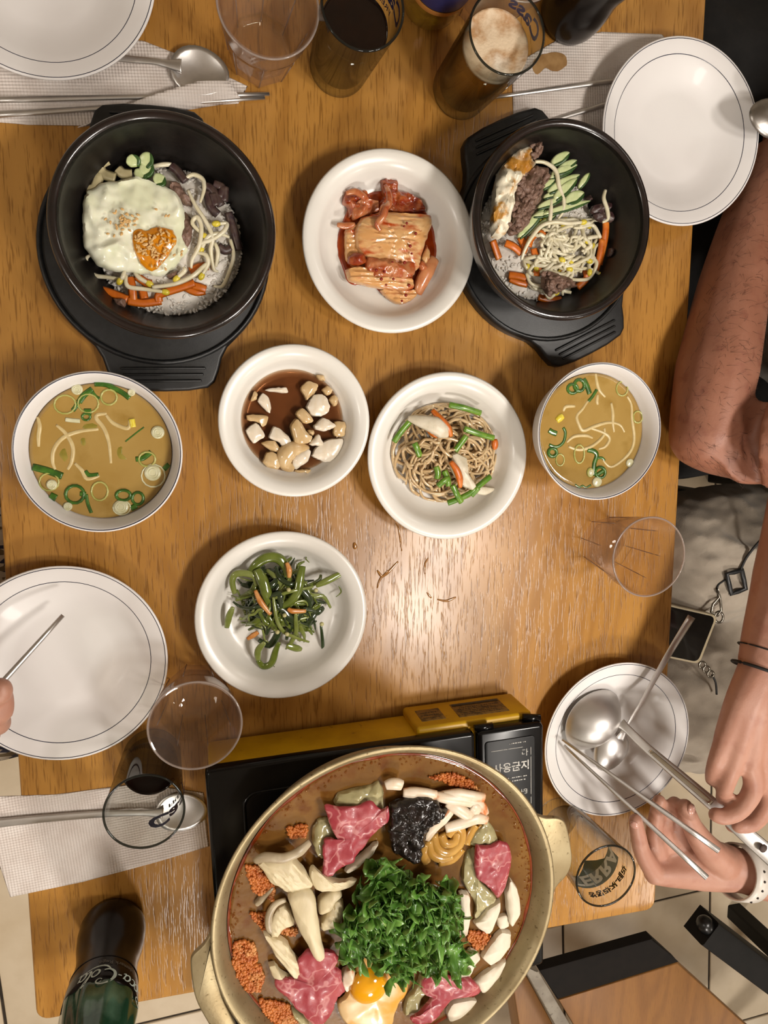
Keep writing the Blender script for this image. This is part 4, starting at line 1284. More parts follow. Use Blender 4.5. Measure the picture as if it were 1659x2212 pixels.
for nm, pts, h, m_, th, bu, am, ex, lb in (
    ('kimchi_leaf', [(330, 330), (430, 310), (560, 340), (630, 420), (600, 520), (480, 560), (420, 620), (380, 640), (370, 520), (300, 470)], .010, K_RED, .006, .004, .006, None, 'crinkled red brown kimchi leaf beside the thick pale stem'),
    ('kimchi_leaf', [(720, 220), (800, 180), (900, 220), (915, 320), (1030, 360), (1160, 440), (1250, 560), (1100, 590), (900, 590), (760, 570), (700, 480), (760, 400), (740, 300)], .008, K_RED, .006, .003, .006, None, 'dark red kimchi leaf pointing to the stained rim'),
    ('kimchi_leaf', [(450, 460), (520, 420), (700, 450), (720, 560), (600, 600), (420, 660), (400, 580)], .013, K_MID, .004, .003, .005, None, 'folded pale red kimchi leaf tucked behind the thick stem'),
    ('kimchi_slice', [(330, 760), (450, 690), (500, 760), (520, 980), (580, 1030), (580, 1150), (420, 1180), (340, 1100), (325, 900)], .011, K_PALE, .005, .003, .001, rid, 'pale kimchi stem lying under the widest stem'),
    ('kimchi_slice', [(510, 630), (700, 565), (1000, 570), (1300, 600), (1305, 700), (1250, 860), (1185, 1080), (1160, 1200), (1090, 1240), (850, 1200), (600, 1140), (440, 980), (430, 780)], .016, K_PALE, .006, .007, .0012, rid, 'widest pale kimchi stem glistening on top of the heap'),
    ('kimchi_leaf', [(360, 1070), (440, 1010), (560, 1040), (585, 1130), (480, 1175), (370, 1150)], .018, K_RED, .005, .004, .003, None, 'dark red knob of kimchi leaf below the widest stem'),
    ('kimchi_leaf', [(560, 1060), (700, 1080), (880, 1080), (1060, 1120), (1130, 1130), (1120, 1260), (1000, 1320), (800, 1320), (640, 1290), (560, 1200)], .020, K_MID, .005, .004, .004, None, 'pinkish kimchi leaf draped between two stems'),
    ('kimchi_slice', [(335, 1210), (470, 1170), (560, 1200), (720, 1290), (900, 1310), (1100, 1320), (1110, 1430), (900, 1450), (600, 1400), (370, 1340)], .014, K_PALE, .008, .004, .001, rid, 'long pale kimchi stem along the lower side of the heap'),
    ('kimchi_slice', [(710, 1430), (900, 1450), (1110, 1430), (1140, 1500), (1060, 1570), (930, 1605), (800, 1530)], .009, K_PALE, .006, .003, .002, rid, 'short kimchi stem end with chilli flakes at the plate wall'),
    ('kimchi_leaf', [(1190, 1110), (1240, 1140), (1245, 1200), (1180, 1220), (1150, 1160)], .014, K_MID, .003, .002, .003, None, 'small torn kimchi scrap beside the right stem'),
    ('kimchi_slice', [(1240, 920), (1270, 1000), (1280, 1090), (1220, 1160), (1180, 1080)], .012, K_PALE, .004, .002, .001, None, 'narrow kimchi stem edge under the widest stem')):
    piece(nm, Z3, pts, h, m_, th, bu, am, 110, rnd.random() * 9, 5, 12, ex, label=lb, cat='kimchi')
strand('kimchi_slice', Z3, [(1340, 1080, .012), (1260, 1220, .013), (1190, 1360, .012), (1150, 1480, .010)], [.005, .007, .0065, .004], pm('kimchi_core', 'bb7348', .25, col2='c98a5c', scale=90, coat=.3), .7, 9, label='smooth salmon kimchi core along the right of the heap', cat='kimchi')
for pts, lb in (([(840, 440, .026), (800, 500, .030), (770, 600, .032), (700, 700, .030), (740, 770, .029)], 'thin curled kimchi strip over the widest stem'), ([(790, 260, .019), (830, 350, .023), (830, 470, .027), (760, 520, .029), (740, 590, .029)], 'ridged kimchi rib running down from the pointed leaf'),
                ([(250, 700, .017), (340, 715, .016), (450, 695, .018)], 'thin kimchi rib end sticking out over the juice'), ([(350, 350, .020), (450, 330, .021), (540, 380, .021), (600, 420, .019)], 'curled rib along the crinkled kimchi leaf')):
    strand('kimchi_strip', Z3, pts, [.0018, .003, .0032, .0014], K_MID, .6, 8, label=lb, cat='kimchi')
FLAKE = pm('chilli_flake', '7a1508', .3, col2='901f0a', scale=200)
for x, y in ((1030, 685), (1130, 800), (1068, 940), (1085, 1025), (870, 1120), (1005, 1125), (745, 1310), (880, 1310), (800, 1375), (1055, 1380), (975, 1555), (1020, 1490), (780, 1230), (690, 1210), (1000, 720), (875, 135), (965, 275)):
    dz = .0305 if 600 < y < 1330 else (.0065 if y < 300 else .0245)
    mk('chilli_flake', ball(tuple(Z3(x, y, dz)), rnd.uniform(.0010, .0017), 7, 4), FLAKE, label='dark red chilli flake stuck on the kimchi dish', cat='chilli flake', group='chilli flakes on the kimchi')

# ---- onions in soy
SOY = clear_mat('soy_sauce', 'fff8ee', .03, absorb='b8862a', density=400.0, ior=1.33)
mk('soy_sauce', lathe([(0, .0102), (.043, .0102), (.0472, .0104), (.0468, .0090), (.0440, .0073), (.0400, .00625), (0, .00625)], 72, tz((0.0839, -0.0109))), SOY, label='dark soy sauce around the pickled onions', cat='soy sauce')
ONION = pm('onion_white', 'e2d8c8', .2, col2='d8c9b0', scale=90, sss=.2, coat=.3, stretch=(1, .4, 1))
ONION_B = pm('onion_soaked', 'c0a171', .2, col2='d0b68c', scale=90, sss=.15, coat=.3, stretch=(1, .4, 1))
gl = 'pickled onion pieces'
for pts, h, w, th, lb in (
    ([(1060, 410), (1140, 395), (1220, 440), (1270, 550), (1250, 640), (1150, 690), (1040, 680), (970, 580), (1000, 500)], .009, 1, .009, 'largest white domed onion chunk in the soy'),
    ([(215, 850), (350, 755), (400, 790), (490, 930), (340, 1020), (310, 1010)], .009, 1, .006, 'square white onion piece at the edge of the soy'),
    ([(365, 500), (440, 385), (500, 420), (550, 540), (540, 650), (500, 630)], .009, 1, .004, 'white onion petal beside the thin onion sliver'),
    ([(450, 350), (600, 325), (740, 320), (765, 380), (730, 400), (520, 385)], .0085, 1, .0035, 'thin tapered onion sliver floating in clear soy'),
    ([(290, 490), (340, 360), (380, 400), (370, 480), (310, 500)], .009, 0, .004, 'small wedge of onion touching the dish wall'),
    ([(235, 665), (350, 655), (525, 680), (490, 780), (440, 820), (380, 750), (250, 740)], .0085, 0, .005, 'half sunk onion slice above the square piece'),
    ([(570, 795), (640, 820), (760, 930), (795, 1000), (770, 1090), (700, 1080), (620, 990), (500, 950)], .009, 1, .007, 'oval white onion chunk in the middle of the soy'),
    ([(405, 1010), (500, 975), (600, 980), (690, 1110), (640, 1135), (540, 1110)], .0085, 0, .005, 'tan soaked onion slice under the oval chunk'),
    ([(470, 1130), (560, 1110), (680, 1180), (660, 1290), (640, 1340), (500, 1320), (430, 1260)], .009, 0, .007, 'blocky soaked onion at the lower dish wall'),
    ([(770, 800), (840, 700), (900, 740), (990, 890), (1060, 940), (1010, 1010), (920, 1030), (820, 1010)], .011, 0, .009, 'curled soaked onion layer in the middle of the heap'),
    ([(830, 650), (920, 565), (1000, 640), (1070, 740), (1000, 780), (920, 770)], .009, 0, .007, 'soaked onion block beside the largest chunk'),
    ([(1060, 800), (1180, 690), (1250, 720), (1355, 800), (1260, 850), (1180, 870), (1090, 850)], .010, 1, .007, 'faceted pale onion chunk below the largest one'),
    ([(1310, 740), (1450, 740), (1465, 800), (1450, 940), (1310, 930)], .009, 0, .005, 'rectangular soaked onion against the right wall'),
    ([(1000, 1030), (1130, 880), (1200, 1040), (1050, 1050)], .014, 1, .004, 'small triangular onion chip on top of the heap'),
    ([(1030, 1170), (1090, 1060), (1240, 960), (1440, 945), (1430, 1060), (1330, 1240), (1200, 1255), (1080, 1200)], .0095, 1, .006, 'broad flat onion slab at the lower right of the dish'),
    ([(890, 330), (1000, 230), (1130, 290), (1100, 380), (980, 500), (940, 430)], .0085, 0, .006, 'soaked curved onion sunk near the upper wall'),
    ([(1160, 360), (1230, 300), (1310, 350), (1250, 430), (1190, 410)], .0095, 0, .005, 'brownish onion curl beside the largest chunk'),
    ([(1250, 470), (1310, 410), (1370, 450), (1350, 550), (1310, 570)], .0095, 0, .005, 'tan onion scrap against the right wall'),
    ([(1090, 170), (1190, 165), (1220, 250), (1140, 240)], .0105, 0, .004, 'onion tip sticking up from the upper dish wall'),
    ([(820, 1340), (960, 1330), (1040, 1330), (1020, 1400), (970, 1370), (850, 1380)], .0085, 0, .004, 'torn onion scrap at the lowest edge of the soy'),
    ([(985, 850), (1050, 840), (1085, 890), (1060, 920), (1000, 900)], .012, 0, .004, 'little onion curl between the middle pieces')):
    piece('onion_piece', Z4, pts, h, ONION if w else ONION_B, th, .0025, .0006, 90, rnd.random() * 9, 4, 6, label=lb, cat='onion', group=gl)
strand('onion_petal', Z4, [(1010, 1090, .012), (900, 1080, .014), (790, 1100, .015), (720, 1190, .015), (740, 1290, .013), (830, 1330, .012)], [.003, .006, .0085, .0085, .006, .003], ONION_B, .75, 10, label='hollow curled onion petal with dark soy inside', cat='onion')
strand('onion_petal', Z4, [(1020, 1100, .014), (950, 1180, .015), (880, 1240, .014), (840, 1330, .012)], [.002, .006, .006, .002], ONION, .6, 10, label='white inner petal leaning on the hollow curled onion', cat='onion')

# ---- glass noodles
NOOD = pm('glass_noodle', 'bd9f74', .14, col2='cdb28a', scale=60, sss=.3, coat=.4)
r5 = random.Random(5)
gl = 'glass noodles on the side dish'; sl = 'translucent brown glass noodle in the tangled heap'
for i in range(170):
    q = r5.random() ** .55
    a_ = r5.uniform(0, 6.28)
    R_ = r5.uniform(120, 330); sw = r5.uniform(1.0, 4.2) * r5.choice((-1, 1)); a0 = r5.uniform(0, 6.28)
    cx_ = 800 + 430 * q * math.cos(a_); cy_ = 800 + 430 * q * math.sin(a_)
    lay = i / 170
    pts = []
    for j in range(7):
        t = a0 + sw * j / 6
        x = cx_ + R_ * math.cos(t) + r5.gauss(0, 9); y = cy_ + R_ * math.sin(t) + r5.gauss(0, 9)
        d = math.hypot((x - 800) / 640, (y - 790) / 600)
        if d > 1:
            x = 800 + (x - 800) / d; y = 790 + (y - 790) / d; d = 1
        pts.append((x, y, .0085 + (.004 + .020 * lay) * (1 - d ** 2.2) + r5.uniform(0, .0025)))
    strand('glass_noodle', Z5, pts, r5.uniform(.0012, .0017), NOOD, 1, 6, 5, label=sl, cat='noodle', group=gl)
CHIVE = pm('chive_length', '4f7a1c', .3, col2='6f9430', scale=150, coat=.2)
SHROOM = pm('oyster_slice', 'd8cfba', .4, col2='cabfa6', scale=120, sss=.15, bump=.2, bscale=400)
gl = 'chive stems on the glass noodles'; sl = 'cut green chive stem on the glass noodles'
for pts in ([(175, 655, .024), (270, 520, .026), (375, 400, .026)], [(860, 195, .024), (1050, 235, .025), (1250, 300, .022)], [(1045, 490, .032), (1230, 555, .031), (1410, 605, .026)], [(1070, 580, .033), (1020, 650, .033), (930, 770, .032)],
            [(430, 670, .031), (460, 730, .031), (500, 830, .028)], [(720, 1200, .031), (790, 1140, .033), (860, 1100, .032)], [(900, 1190, .031), (950, 1290, .030), (1010, 1400, .025)], [(840, 1410, .022), (950, 1370, .024), (1100, 1300, .026), (1200, 1220, .027), (1370, 1080, .024)],
            [(700, 960, .031), (720, 1040, .031), (710, 1110, .030)], [(800, 1010, .031), (840, 1110, .031), (850, 1200, .030)], [(1130, 1320, .026), (1220, 1220, .028)]):
    strand('chive_length', Z5, pts, .0030, CHIVE, .55, 7, label=sl, cat='chive', group=gl)
for pts, lb in (([(650, 260, .031), (760, 380, .034), (850, 490, .034), (885, 590, .033)], 'thick orange carrot strip crossing the glass noodles'), ([(880, 900, .038), (950, 1000, .038), (990, 1110, .037), (1000, 1220, .034)], 'thin carrot strip lying on the white mushroom slice'),
                ([(590, 480, .030), (660, 540, .031), (720, 590, .031)], 'carrot strip half buried under the glass noodles'), ([(1425, 620, .022), (1425, 750, .021)], 'short carrot strip at the edge of the glass noodles')):
    strand('carrot_strip', Z5, pts, [.0022, .0036, .0036, .0018], CARROT, .5, 6, label=lb, cat='carrot')
piece('mushroom_slice', Z5, [(880, 810), (930, 780), (1070, 850), (1075, 900), (1090, 1050), (1190, 1200), (1150, 1255), (1030, 1210), (930, 1100), (860, 960), (890, 880)], .031, SHROOM, .003, .003, .002, 100, 3, label='white mushroom slice laid on the glass noodles', cat='mushroom')
strand('mushroom_slice', Z5, [(350, 360, .029), (500, 400, .033), (680, 450, .035), (790, 530, .034), (850, 580, .032)], [.002, .0055, .0085, .0075, .002], SHROOM, .45, 8, label='long tapering mushroom strip across the glass noodles', cat='mushroom')
strand('mushroom_slice', Z5, [(1210, 1250, .022), (1310, 1260, .020), (1420, 1240, .018)], [.004, .0045, .001], SHROOM, .4, 8, label='pale mushroom shred off the side of the noodles', cat='mushroom')

# ---- seaweed stems
SEA = [pm('seaweed_olive', '566420', .14, col2='68752f', scale=80, coat=.5, sss=.05), pm('seaweed_dark', '28351a', .14, col2='35432a', scale=80, coat=.5), pm('seaweed_light', '6f7a36', .16, col2='808a4a', scale=80, coat=.5, sss=.1)]
r6 = random.Random(9)
gl = 'seaweed stems on the side dish'; sl = 'glossy green seaweed stem in the tangled heap'
for i in range(170):
    lay = i / 170
    a_ = r6.uniform(0, 6.28); q = r6.random() ** .6
    cx_, cy_ = 800 + 430 * q * math.cos(a_), 730 + 400 * q * math.sin(a_)
    th = r6.uniform(0, 6.28); Ln = r6.uniform(200, 560); bend = r6.uniform(-1.6, 1.6)
    pts = []
    for j in range(5):
        s = j / 4 - .5
        t = th + bend * s
        x = cx_ + Ln * s * math.cos(t) + r6.gauss(0, 22); y = cy_ + Ln * s * math.sin(t) + r6.gauss(0, 22)
        d = math.hypot((x - 810) / (600 if y < 900 else 520), (y - 730) / 560)
        if d > 1:
            x = 810 + (x - 810) / d; y = 730 + (y - 730) / d; d = 1
        pts.append((x, y, .0085 + (.003 + .020 * lay) * (1 - d * d * .75) + r6.uniform(0, .003)))
    w = r6.choice((.0010, .0014, .0018, .0024, .0032, .0038))
    strand('seaweed_strand', Z6, pts, [w * .5, w, w, w * .35], SEA[r6.choice((0, 0, 1, 1, 2))], r6.uniform(.3, .6), 7, 4, label=sl, cat='seaweed', group=gl)
for pts, w, c_, lb in (([(260, 620, .022), (230, 480, .024), (270, 390, .026), (400, 380, .028), (490, 420, .028), (520, 530, .027)], .0042, 2, 'pale seaweed stem bent in an arch at the side of the heap'),
                   ([(440, 380, .026), (520, 270, .029), (650, 190, .030), (780, 200, .030), (870, 300, .029), (880, 420, .028)], .0062, 0, 'broad seaweed ribbon arching over the top of the heap'),
                   ([(520, 330, .030), (590, 460, .032), (640, 620, .032), (660, 740, .030)], .0066, 0, 'broad flat seaweed ribbon running down the heap'),
                   ([(1070, 290, .030), (1040, 450, .032), (1010, 600, .032), (920, 720, .032), (760, 800, .031)], .0055, 0, 'long olive seaweed stem curving through the heap'),
                   ([(1540, 380, .024), (1400, 450, .026), (1230, 530, .027)], .0045, 2, 'pointed seaweed stem sticking out over the rim side'),
                   ([(165, 1030, .014), (190, 900, .018), (240, 780, .021)], .0040, 2, 'short pale seaweed stalk standing off the heap'),
                   ([(540, 1420, .018), (540, 1300, .022), (620, 1200, .026)], .0042, 2, 'olive seaweed loop side hanging from the heap'),
                   ([(540, 1420, .018), (600, 1490, .016), (700, 1450, .018), (750, 1300, .022), (790, 1200, .026)], .0044, 0, 'wide seaweed loop hanging below the heap'),
                   ([(630, 1450, .014), (620, 1600, .011), (615, 1735, .009)], .0022, 1, 'dark seaweed tail trailing down to the plate wall'),
                   ([(1290, 1000, .018), (1310, 1200, .012), (1312, 1300, .010)], .0022, 1, 'thin dark seaweed tip pointing down beside the heap'),
                   ([(880, 1240, .020), (980, 1270, .018), (1060, 1290, .015)], .0045, 2, 'thick cut seaweed stalk lying at the lower side'),
                   ([(720, 660, .034), (740, 800, .034), (770, 950, .033), (850, 1080, .031), (1000, 1150, .026), (1150, 1200, .020)], .0024, 2, 'thin grey green seaweed thread down the middle of the heap'),
                   ([(740, 680, .034), (850, 620, .034), (1000, 580, .033), (1200, 540, .029)], .0022, 2, 'thin grey green seaweed thread branching sideways'),
                   ([(1150, 250, .014), (1110, 200, .012), (1150, 150, .012), (1125, 105, .012)], .0008, 0, 'hair thin seaweed tendril curling above the heap'),
                   ([(1470, 660, .016), (1530, 600, .018), (1500, 530, .020)], .0008, 0, 'hair thin seaweed tendril looping at the side of the heap'),
                   ([(720, 1480, .010), (790, 1560, .009), (805, 1660, .008)], .0006, 0, 'hair thin seaweed tendril lying on the bare plate')):
    strand('seaweed_strand', Z6, pts, [w * .55, w * .78, w * .78, w * .4], SEA[c_], .4, 8, label=lb, cat='seaweed')
for pts, lb in (([(880, 250, .033), (910, 340, .034), (910, 430, .033)], 'wide carrot shred near the arching seaweed ribbon'), ([(505, 580, .031), (570, 720, .032), (690, 870, .032)], 'long thin carrot shred lying across the seaweed'), ([(895, 800, .033), (950, 830, .033), (1110, 830, .031)], 'bent carrot shred in the middle of the seaweed'), ([(410, 1165, .025), (480, 1120, .027), (540, 1080, .028)], 'small carrot shred at the lower side of the seaweed')):
    strand('carrot_shred', Z6, pts, [.0016, .0028, .0018], pm('pale_carrot', 'c27a34', .3, col2='d39a5c', scale=120), .5, 6, label=lb, cat='carrot')
for x, y in ((855, 880), (770, 1080), (885, 1105), (1230, 580), (1300, 985), (905, 575)):
    mk('garlic_bit', ball(tuple(Z6(x, y, .0335 if x < 1200 else .027)), .0022, 8, 5), pm('garlic', 'c9c48e', .4, col2='bdb67c', scale=200), label='tiny bit of minced garlic on the seaweed', cat='garlic', group='garlic bits on the seaweed')

# ---- soups
SCW = pm('scallion_white', 'd0ccaa', .2, col2='c2bd95', scale=150, sss=.15, coat=.3)
SCG = pm('scallion_green', '3f6a1e', .25, col2='2c5216', scale=150, coat=.2)
SCP = pm('scallion_pale', '9a9a4c', .25, col2='aaa55e', scale=150, coat=.2)
SUNK = pm('sunken_sprout', 'c8b481', .3, col2='bca672', scale=150)
SUNKG = pm('sunken_leaf', '7f7326', .3, col2='8f8034', scale=120)
HS = .0516
def ring_pts(x, y, rx, ry, h, n=14): return [(x + rx * math.cos(2 * math.pi * i / n), y + ry * math.sin(2 * math.pi * i / n), h) for i in range(n)]
def sring(Z, x, y, rx, ry, w, mat, label, group, h=HS, flat=1.0):
    return mk('scallion_ring', tube([Z(*p) for p in ring_pts(x, y, rx, ry, h)], w, 6, flat, closed=True), mat, label=label, cat='scallion', group=group)
def disc(Z, x, y, r, mat, lb, group, inner=True):
    c = Z(x, y, HS - .0012)
    o = mk('scallion_slice', lathe([(0, .0026), (r * .8, .0026), (r, .0020), (r, 0), (0, 0)], 24, tuple(c)), mat, label=lb, cat='scallion', group=group)
    if inner:
        for q in (.72, .45):
            mk('layer_ring', lathe([(r * q - .0005, .0026), (r * q, .0032), (r * q + .0005, .0026)], 24, tuple(c)), mat, o)
    return o
gl = 'white scallion slices in the soup below the trivet'; lb = 'round white scallion slice floating in the soup below the trivet'
for x, y, r in ((1345, 990, .0068), (1040, 1320, .0060), (1395, 600, .0054), (615, 185, .0044), (370, 1105, .0042), (525, 1315, .0036), (1140, 215, .0030)):
    disc(Z7, x, y, r, SCW, lb, gl)
gl = 'scallion rings in the soup below the trivet'; lb = 'thin scallion ring floating in the soup below the trivet'
for x, y, rx, ry, w, m_ in ((920, 260, 78, 74, .0009, SCP), (495, 330, 105, 90, .0008, SCP), (720, 320, 100, 90, .0008, SCP), (830, 1170, 80, 90, .0009, SCP), (340, 1080, 95, 85, .0008, SCP), (1290, 860, 80, 70, .0010, SCP), (590, 1200, 90, 85, .0014, SCG), (1060, 1210, 70, 50, .0014, SCG), (1200, 1240, 55, 60, .0013, SCG),
                            (1350, 1020, 115, 110, .0007, SCW), (1045, 1330, 85, 70, .0007, SCW), (700, 450, 40, 32, .0010, SCG)):
    sring(Z7, x, y, rx, ry, w, m_, lb, gl)
gl = 'green scallion slivers in the soup below the trivet'; lb = 'green scallion sliver in the soup below the trivet'
for pts, w in (([(180, 935), (320, 970), (470, 1025)], .0030), ([(780, 130), (900, 140), (1040, 210), (1120, 270)], .0022), ([(630, 310), (680, 240), (760, 180)], .0024), ([(570, 390), (600, 350), (620, 310)], .0018), ([(760, 210), (790, 250), (830, 275)], .0014), ([(680, 400), (750, 400)], .0026), ([(350, 1210), (410, 1240)], .0030),
               ([(700, 1200), (715, 1290), (750, 1380)], .0014), ([(1460, 920), (1495, 950)], .0032), ([(1135, 1340), (1190, 1310)], .0026), ([(690, 975), (730, 1015), (820, 1010)], .0018), ([(640, 1195), (700, 1200)], .0020), ([(1180, 860), (1250, 850), (1330, 790)], .0022), ([(1080, 690), (1180, 610), (1260, 550)], .0006)):
    strand('scallion_sliver', Z7, [(x, y, HS) for x, y in pts], w, SCG, .3, 6, label=lb, cat='scallion', group=gl)
gl = 'sprouts in the soup below the trivet'; lb = 'pale sprout adrift in the soup below the trivet'
for pts in ([(410, 530), (500, 610), (570, 740), (560, 880), (520, 960)], [(820, 570), (640, 590), (480, 650), (390, 760), (375, 880), (400, 960)], [(900, 420), (810, 430), (800, 470), (870, 560), (920, 700), (940, 900)], [(890, 430), (960, 510), (1080, 560), (1120, 540), (1120, 480)], [(590, 900), (660, 970), (710, 1050), (830, 1020)], [(230, 450), (250, 540), (240, 640), (240, 740)]):
    strand('soup_sprout', Z7, [(x, y, HS - .0004) for x, y in pts], [.0012, .0019, .0019, .0012], SUNK, .6, 7, label=lb, cat='sprout', group=gl)
for i, pts in enumerate(([(980, 740), (1060, 720), (1050, 820), (1120, 880), (1000, 870)], [(660, 520), (780, 500), (850, 540), (760, 590), (640, 560)], [(420, 800), (500, 720), (540, 860), (490, 910)], [(640, 650), (700, 640), (700, 740), (650, 740)])):
    piece('soup_leaf', Z7, pts, HS - .0008, SUNKG, .0006, .0004, 0, 60, i, 3, 3, label='sunken olive leaf scrap in the soup below the trivet', cat='leaf', group='leaf scraps in the soup below the trivet')
strand('soup_bean', Z7, [(1140, 470, HS), (1155, 550, HS)], .0026, BEANY, .5, 7, label='yellow bean head in the soup below the trivet', cat='bean')
strand('scallion_white_strip', Z7, [(500, 475, HS), (570, 485, HS), (640, 490, HS)], .0018, SCW, .4, 6, label='short white scallion strip in the soup below the trivet', cat='scallion')

gl = 'sprouts in the soup beside the elbow'; lb = 'pale sprout adrift in the soup beside the elbow'
for pts in ([(755, 150), (770, 260), (800, 350), (870, 430)], [(660, 480), (600, 570), (530, 660), (560, 770), (610, 830), (740, 780), (900, 735), (1040, 760), (1100, 850)], [(690, 800), (860, 860), (920, 930), (870, 1020), (790, 1050)], [(410, 970), (500, 900), (640, 890), (720, 920)], [(430, 1020), (560, 1060), (720, 1010), (850, 890), (860, 800)],
            [(940, 500), (960, 620), (960, 740), (975, 850)], [(1130, 420), (1180, 520), (1190, 700), (1215, 900), (1190, 1040), (1100, 1160), (940, 1265), (840, 1180)], [(510, 540), (400, 545), (370, 600)], [(780, 400), (770, 480), (785, 520)]):
    strand('soup_sprout', Z8, [(x, y, HS - .0003) for x, y in pts], [.0012, .0018, .0018, .0010], SUNK, .6, 7, label=lb, cat='sprout', group=gl)
gl = 'scallion rings in the soup beside the elbow'; lb = 'thin scallion ring floating in the soup beside the elbow'
for x, y, rx, ry, w, m_ in ((1070, 330, 68, 85, .0009, SCP), (1258, 668, 55, 70, .0009, SCP), (480, 330, 60, 55, .0016, SCG), (560, 290, 60, 70, .0018, SCG), (690, 1330, 30, 45, .0014, SCP), (810, 1330, 60, 65, .0016, SCG), (560, 1110, 60, 110, .0010, SCP), (330, 1180, 50, 70, .0008, SCP), (240, 1090, 50, 50, .0018, SCG)):
    sring(Z8, x, y, rx, ry, w, m_, lb, gl)
gl = 'green scallion slivers in the soup beside the elbow'; lb = 'green scallion sliver in the soup beside the elbow'
for pts, w in (([(610, 215), (650, 290), (685, 390)], .0026), ([(770, 340), (720, 420), (670, 480)], .0016), ([(200, 825), (240, 850), (290, 868)], .0026), ([(200, 1000), (290, 1025), (370, 970), (395, 860), (370, 795)], .0015), ([(660, 1060), (740, 1080), (770, 1130), (740, 1230), (735, 1370)], .0024), ([(780, 1160), (830, 1155), (865, 1190)], .0013), ([(510, 1475), (560, 1505), (600, 1490), (640, 1510), (700, 1480)], .0010), ([(760, 1370), (820, 1330), (850, 1310)], .0022)):
    strand('scallion_sliver', Z8, [(x, y, HS) for x, y in pts], w, SCG, .3, 6, label=lb, cat='scallion', group=gl)
for x, y, r in ((763, 1440, .0050), (690, 1330, .0032), (1155, 1215, .0042)):
    disc(Z8, x, y, r, SCW, 'small white scallion bulb slice in the soup beside the elbow', 'white scallion slices in the soup beside the elbow', False)
strand('soup_bean', Z8, [(290, 715, HS), (330, 680, HS), (365, 655, HS)], [.0028, .0036, .0028], BEANY, .6, 8, label='yellow bean head in the soup beside the elbow', cat='bean')
# ---------------------------------------------------------------- hotpot ingredients
RAW = pm('raw_beef', '96303a', .42, col2='a84a4e', scale=60, lo=.45, hi=.7, coat=.1, sss=.1, bump=.15, bscale=400)
def add_fat(m):
    """thin pale fat veins: distorted voronoi edges"""
    nt = m.node_tree; L = nt.links.new
    b = nt.nodes['Principled BSDF']
    src = b.inputs['Base Color'].links[0].from_socket
    tc = nt.nodes.new('ShaderNodeTexCoord')
    nz = nt.nodes.new('ShaderNodeTexNoise'); nz.inputs['Scale'].default_value = 60
    L(tc.outputs['Object'], nz.inputs['Vector'])
    va = nt.nodes.new('ShaderNodeVectorMath'); va.operation = 'MULTIPLY_ADD'
    L(nz.outputs['Color'], va.inputs[0]); va.inputs[1].default_value = (.034,) * 3
    L(tc.outputs['Object'], va.inputs[2])
    vo = nt.nodes.new('ShaderNodeTexVoronoi'); vo.feature = 'DISTANCE_TO_EDGE'; vo.inputs['Scale'].default_value = 26
    L(va.outputs[0], vo.inputs['Vector'])
    mr = nt.nodes.new('ShaderNodeMapRange'); mr.inputs['From Min'].default_value = .006; mr.inputs['From Max'].default_value = .035
    mr.inputs['To Min'].default_value = .6; mr.inputs['To Max'].default_value = 0
    L(vo.outputs['Distance'], mr.inputs['Value'])
    mx = nt.nodes.new('ShaderNodeMix'); mx.data_type = 'RGBA'
    L(mr.outputs[0], mx.inputs['Factor']); L(src, mx.inputs['A']); mx.inputs['B'].default_value = srgb('c98a86')
    L(mx.outputs['Result'], b.inputs['Base Color'])
add_fat(RAW)
FATM = pm('beef_fat', 'd9b0a4', .3, col2='cf9a90', scale=120, sss=.15)
WRAP = pm('dumpling_skin', 'a39a70', .2, col2='b5ac84', scale=60, col3='8c8560', scale3=90, coat=.4, sss=.15)
WEAR = pm('wood_ear', '15100f', .22, col2='231a18', scale=120, coat=.3, bump=.5, bscale=250, bdist=.002)
OYST = pm('oyster_mushroom', 'cdbd98', .5, col2='dccfae', scale=50, sss=.15, bump=.2, bscale=400, stretch=(1, .3, 1))
OYSTG = pm('mushroom_cap', '98886e', .4, col2='b5a68a', scale=60, sss=.1)
KING = pm('king_mushroom', 'd8ccb6', .5, col2='e0d6c2', scale=60, sss=.12, col3='c98a58', scale3=60, lo3=.56, hi3=.72, bump=.1, bscale=300, stretch=(1, .5, 1))
FISHC = pm('fishcake', 'e2d2bd', .35, col2='d9c2a4', scale=80, col3='c9763c', scale3=70, lo3=.56, hi3=.68, sss=.15)
UDON = pm('udon_noodle', 'b98a3f', .2, col2='c99c52', scale=60, coat=.4, sss=.15)
CHILI = pm('chilli_paste', 'c27232', .4, col2='a85520', scale=90, col3='d4985a', scale3=60, bump=.3, bscale=500)
LEAF = pm('frisee_leaf', '4c7a2a', .35, col2='6b9840', scale=60, col3='365e1e', scale3=90, lo3=.5, hi3=.7, sss=.08, coat=.15)
STEMG = pm('frisee_stem', '7d9a4c', .35, col2='6d8a3e', scale=80)
HB = .1335
def pp(name, Z, pts, h, mat, lb, cat, th=.003, bu=.003, am=.002, fr=80, k=4, ex=None, group=None, rings=9):
    return piece(name, Z, pts, h, mat, th, bu, am, fr, rnd.random() * 9, k, rings, ex, label=lb, cat=cat, group=group)
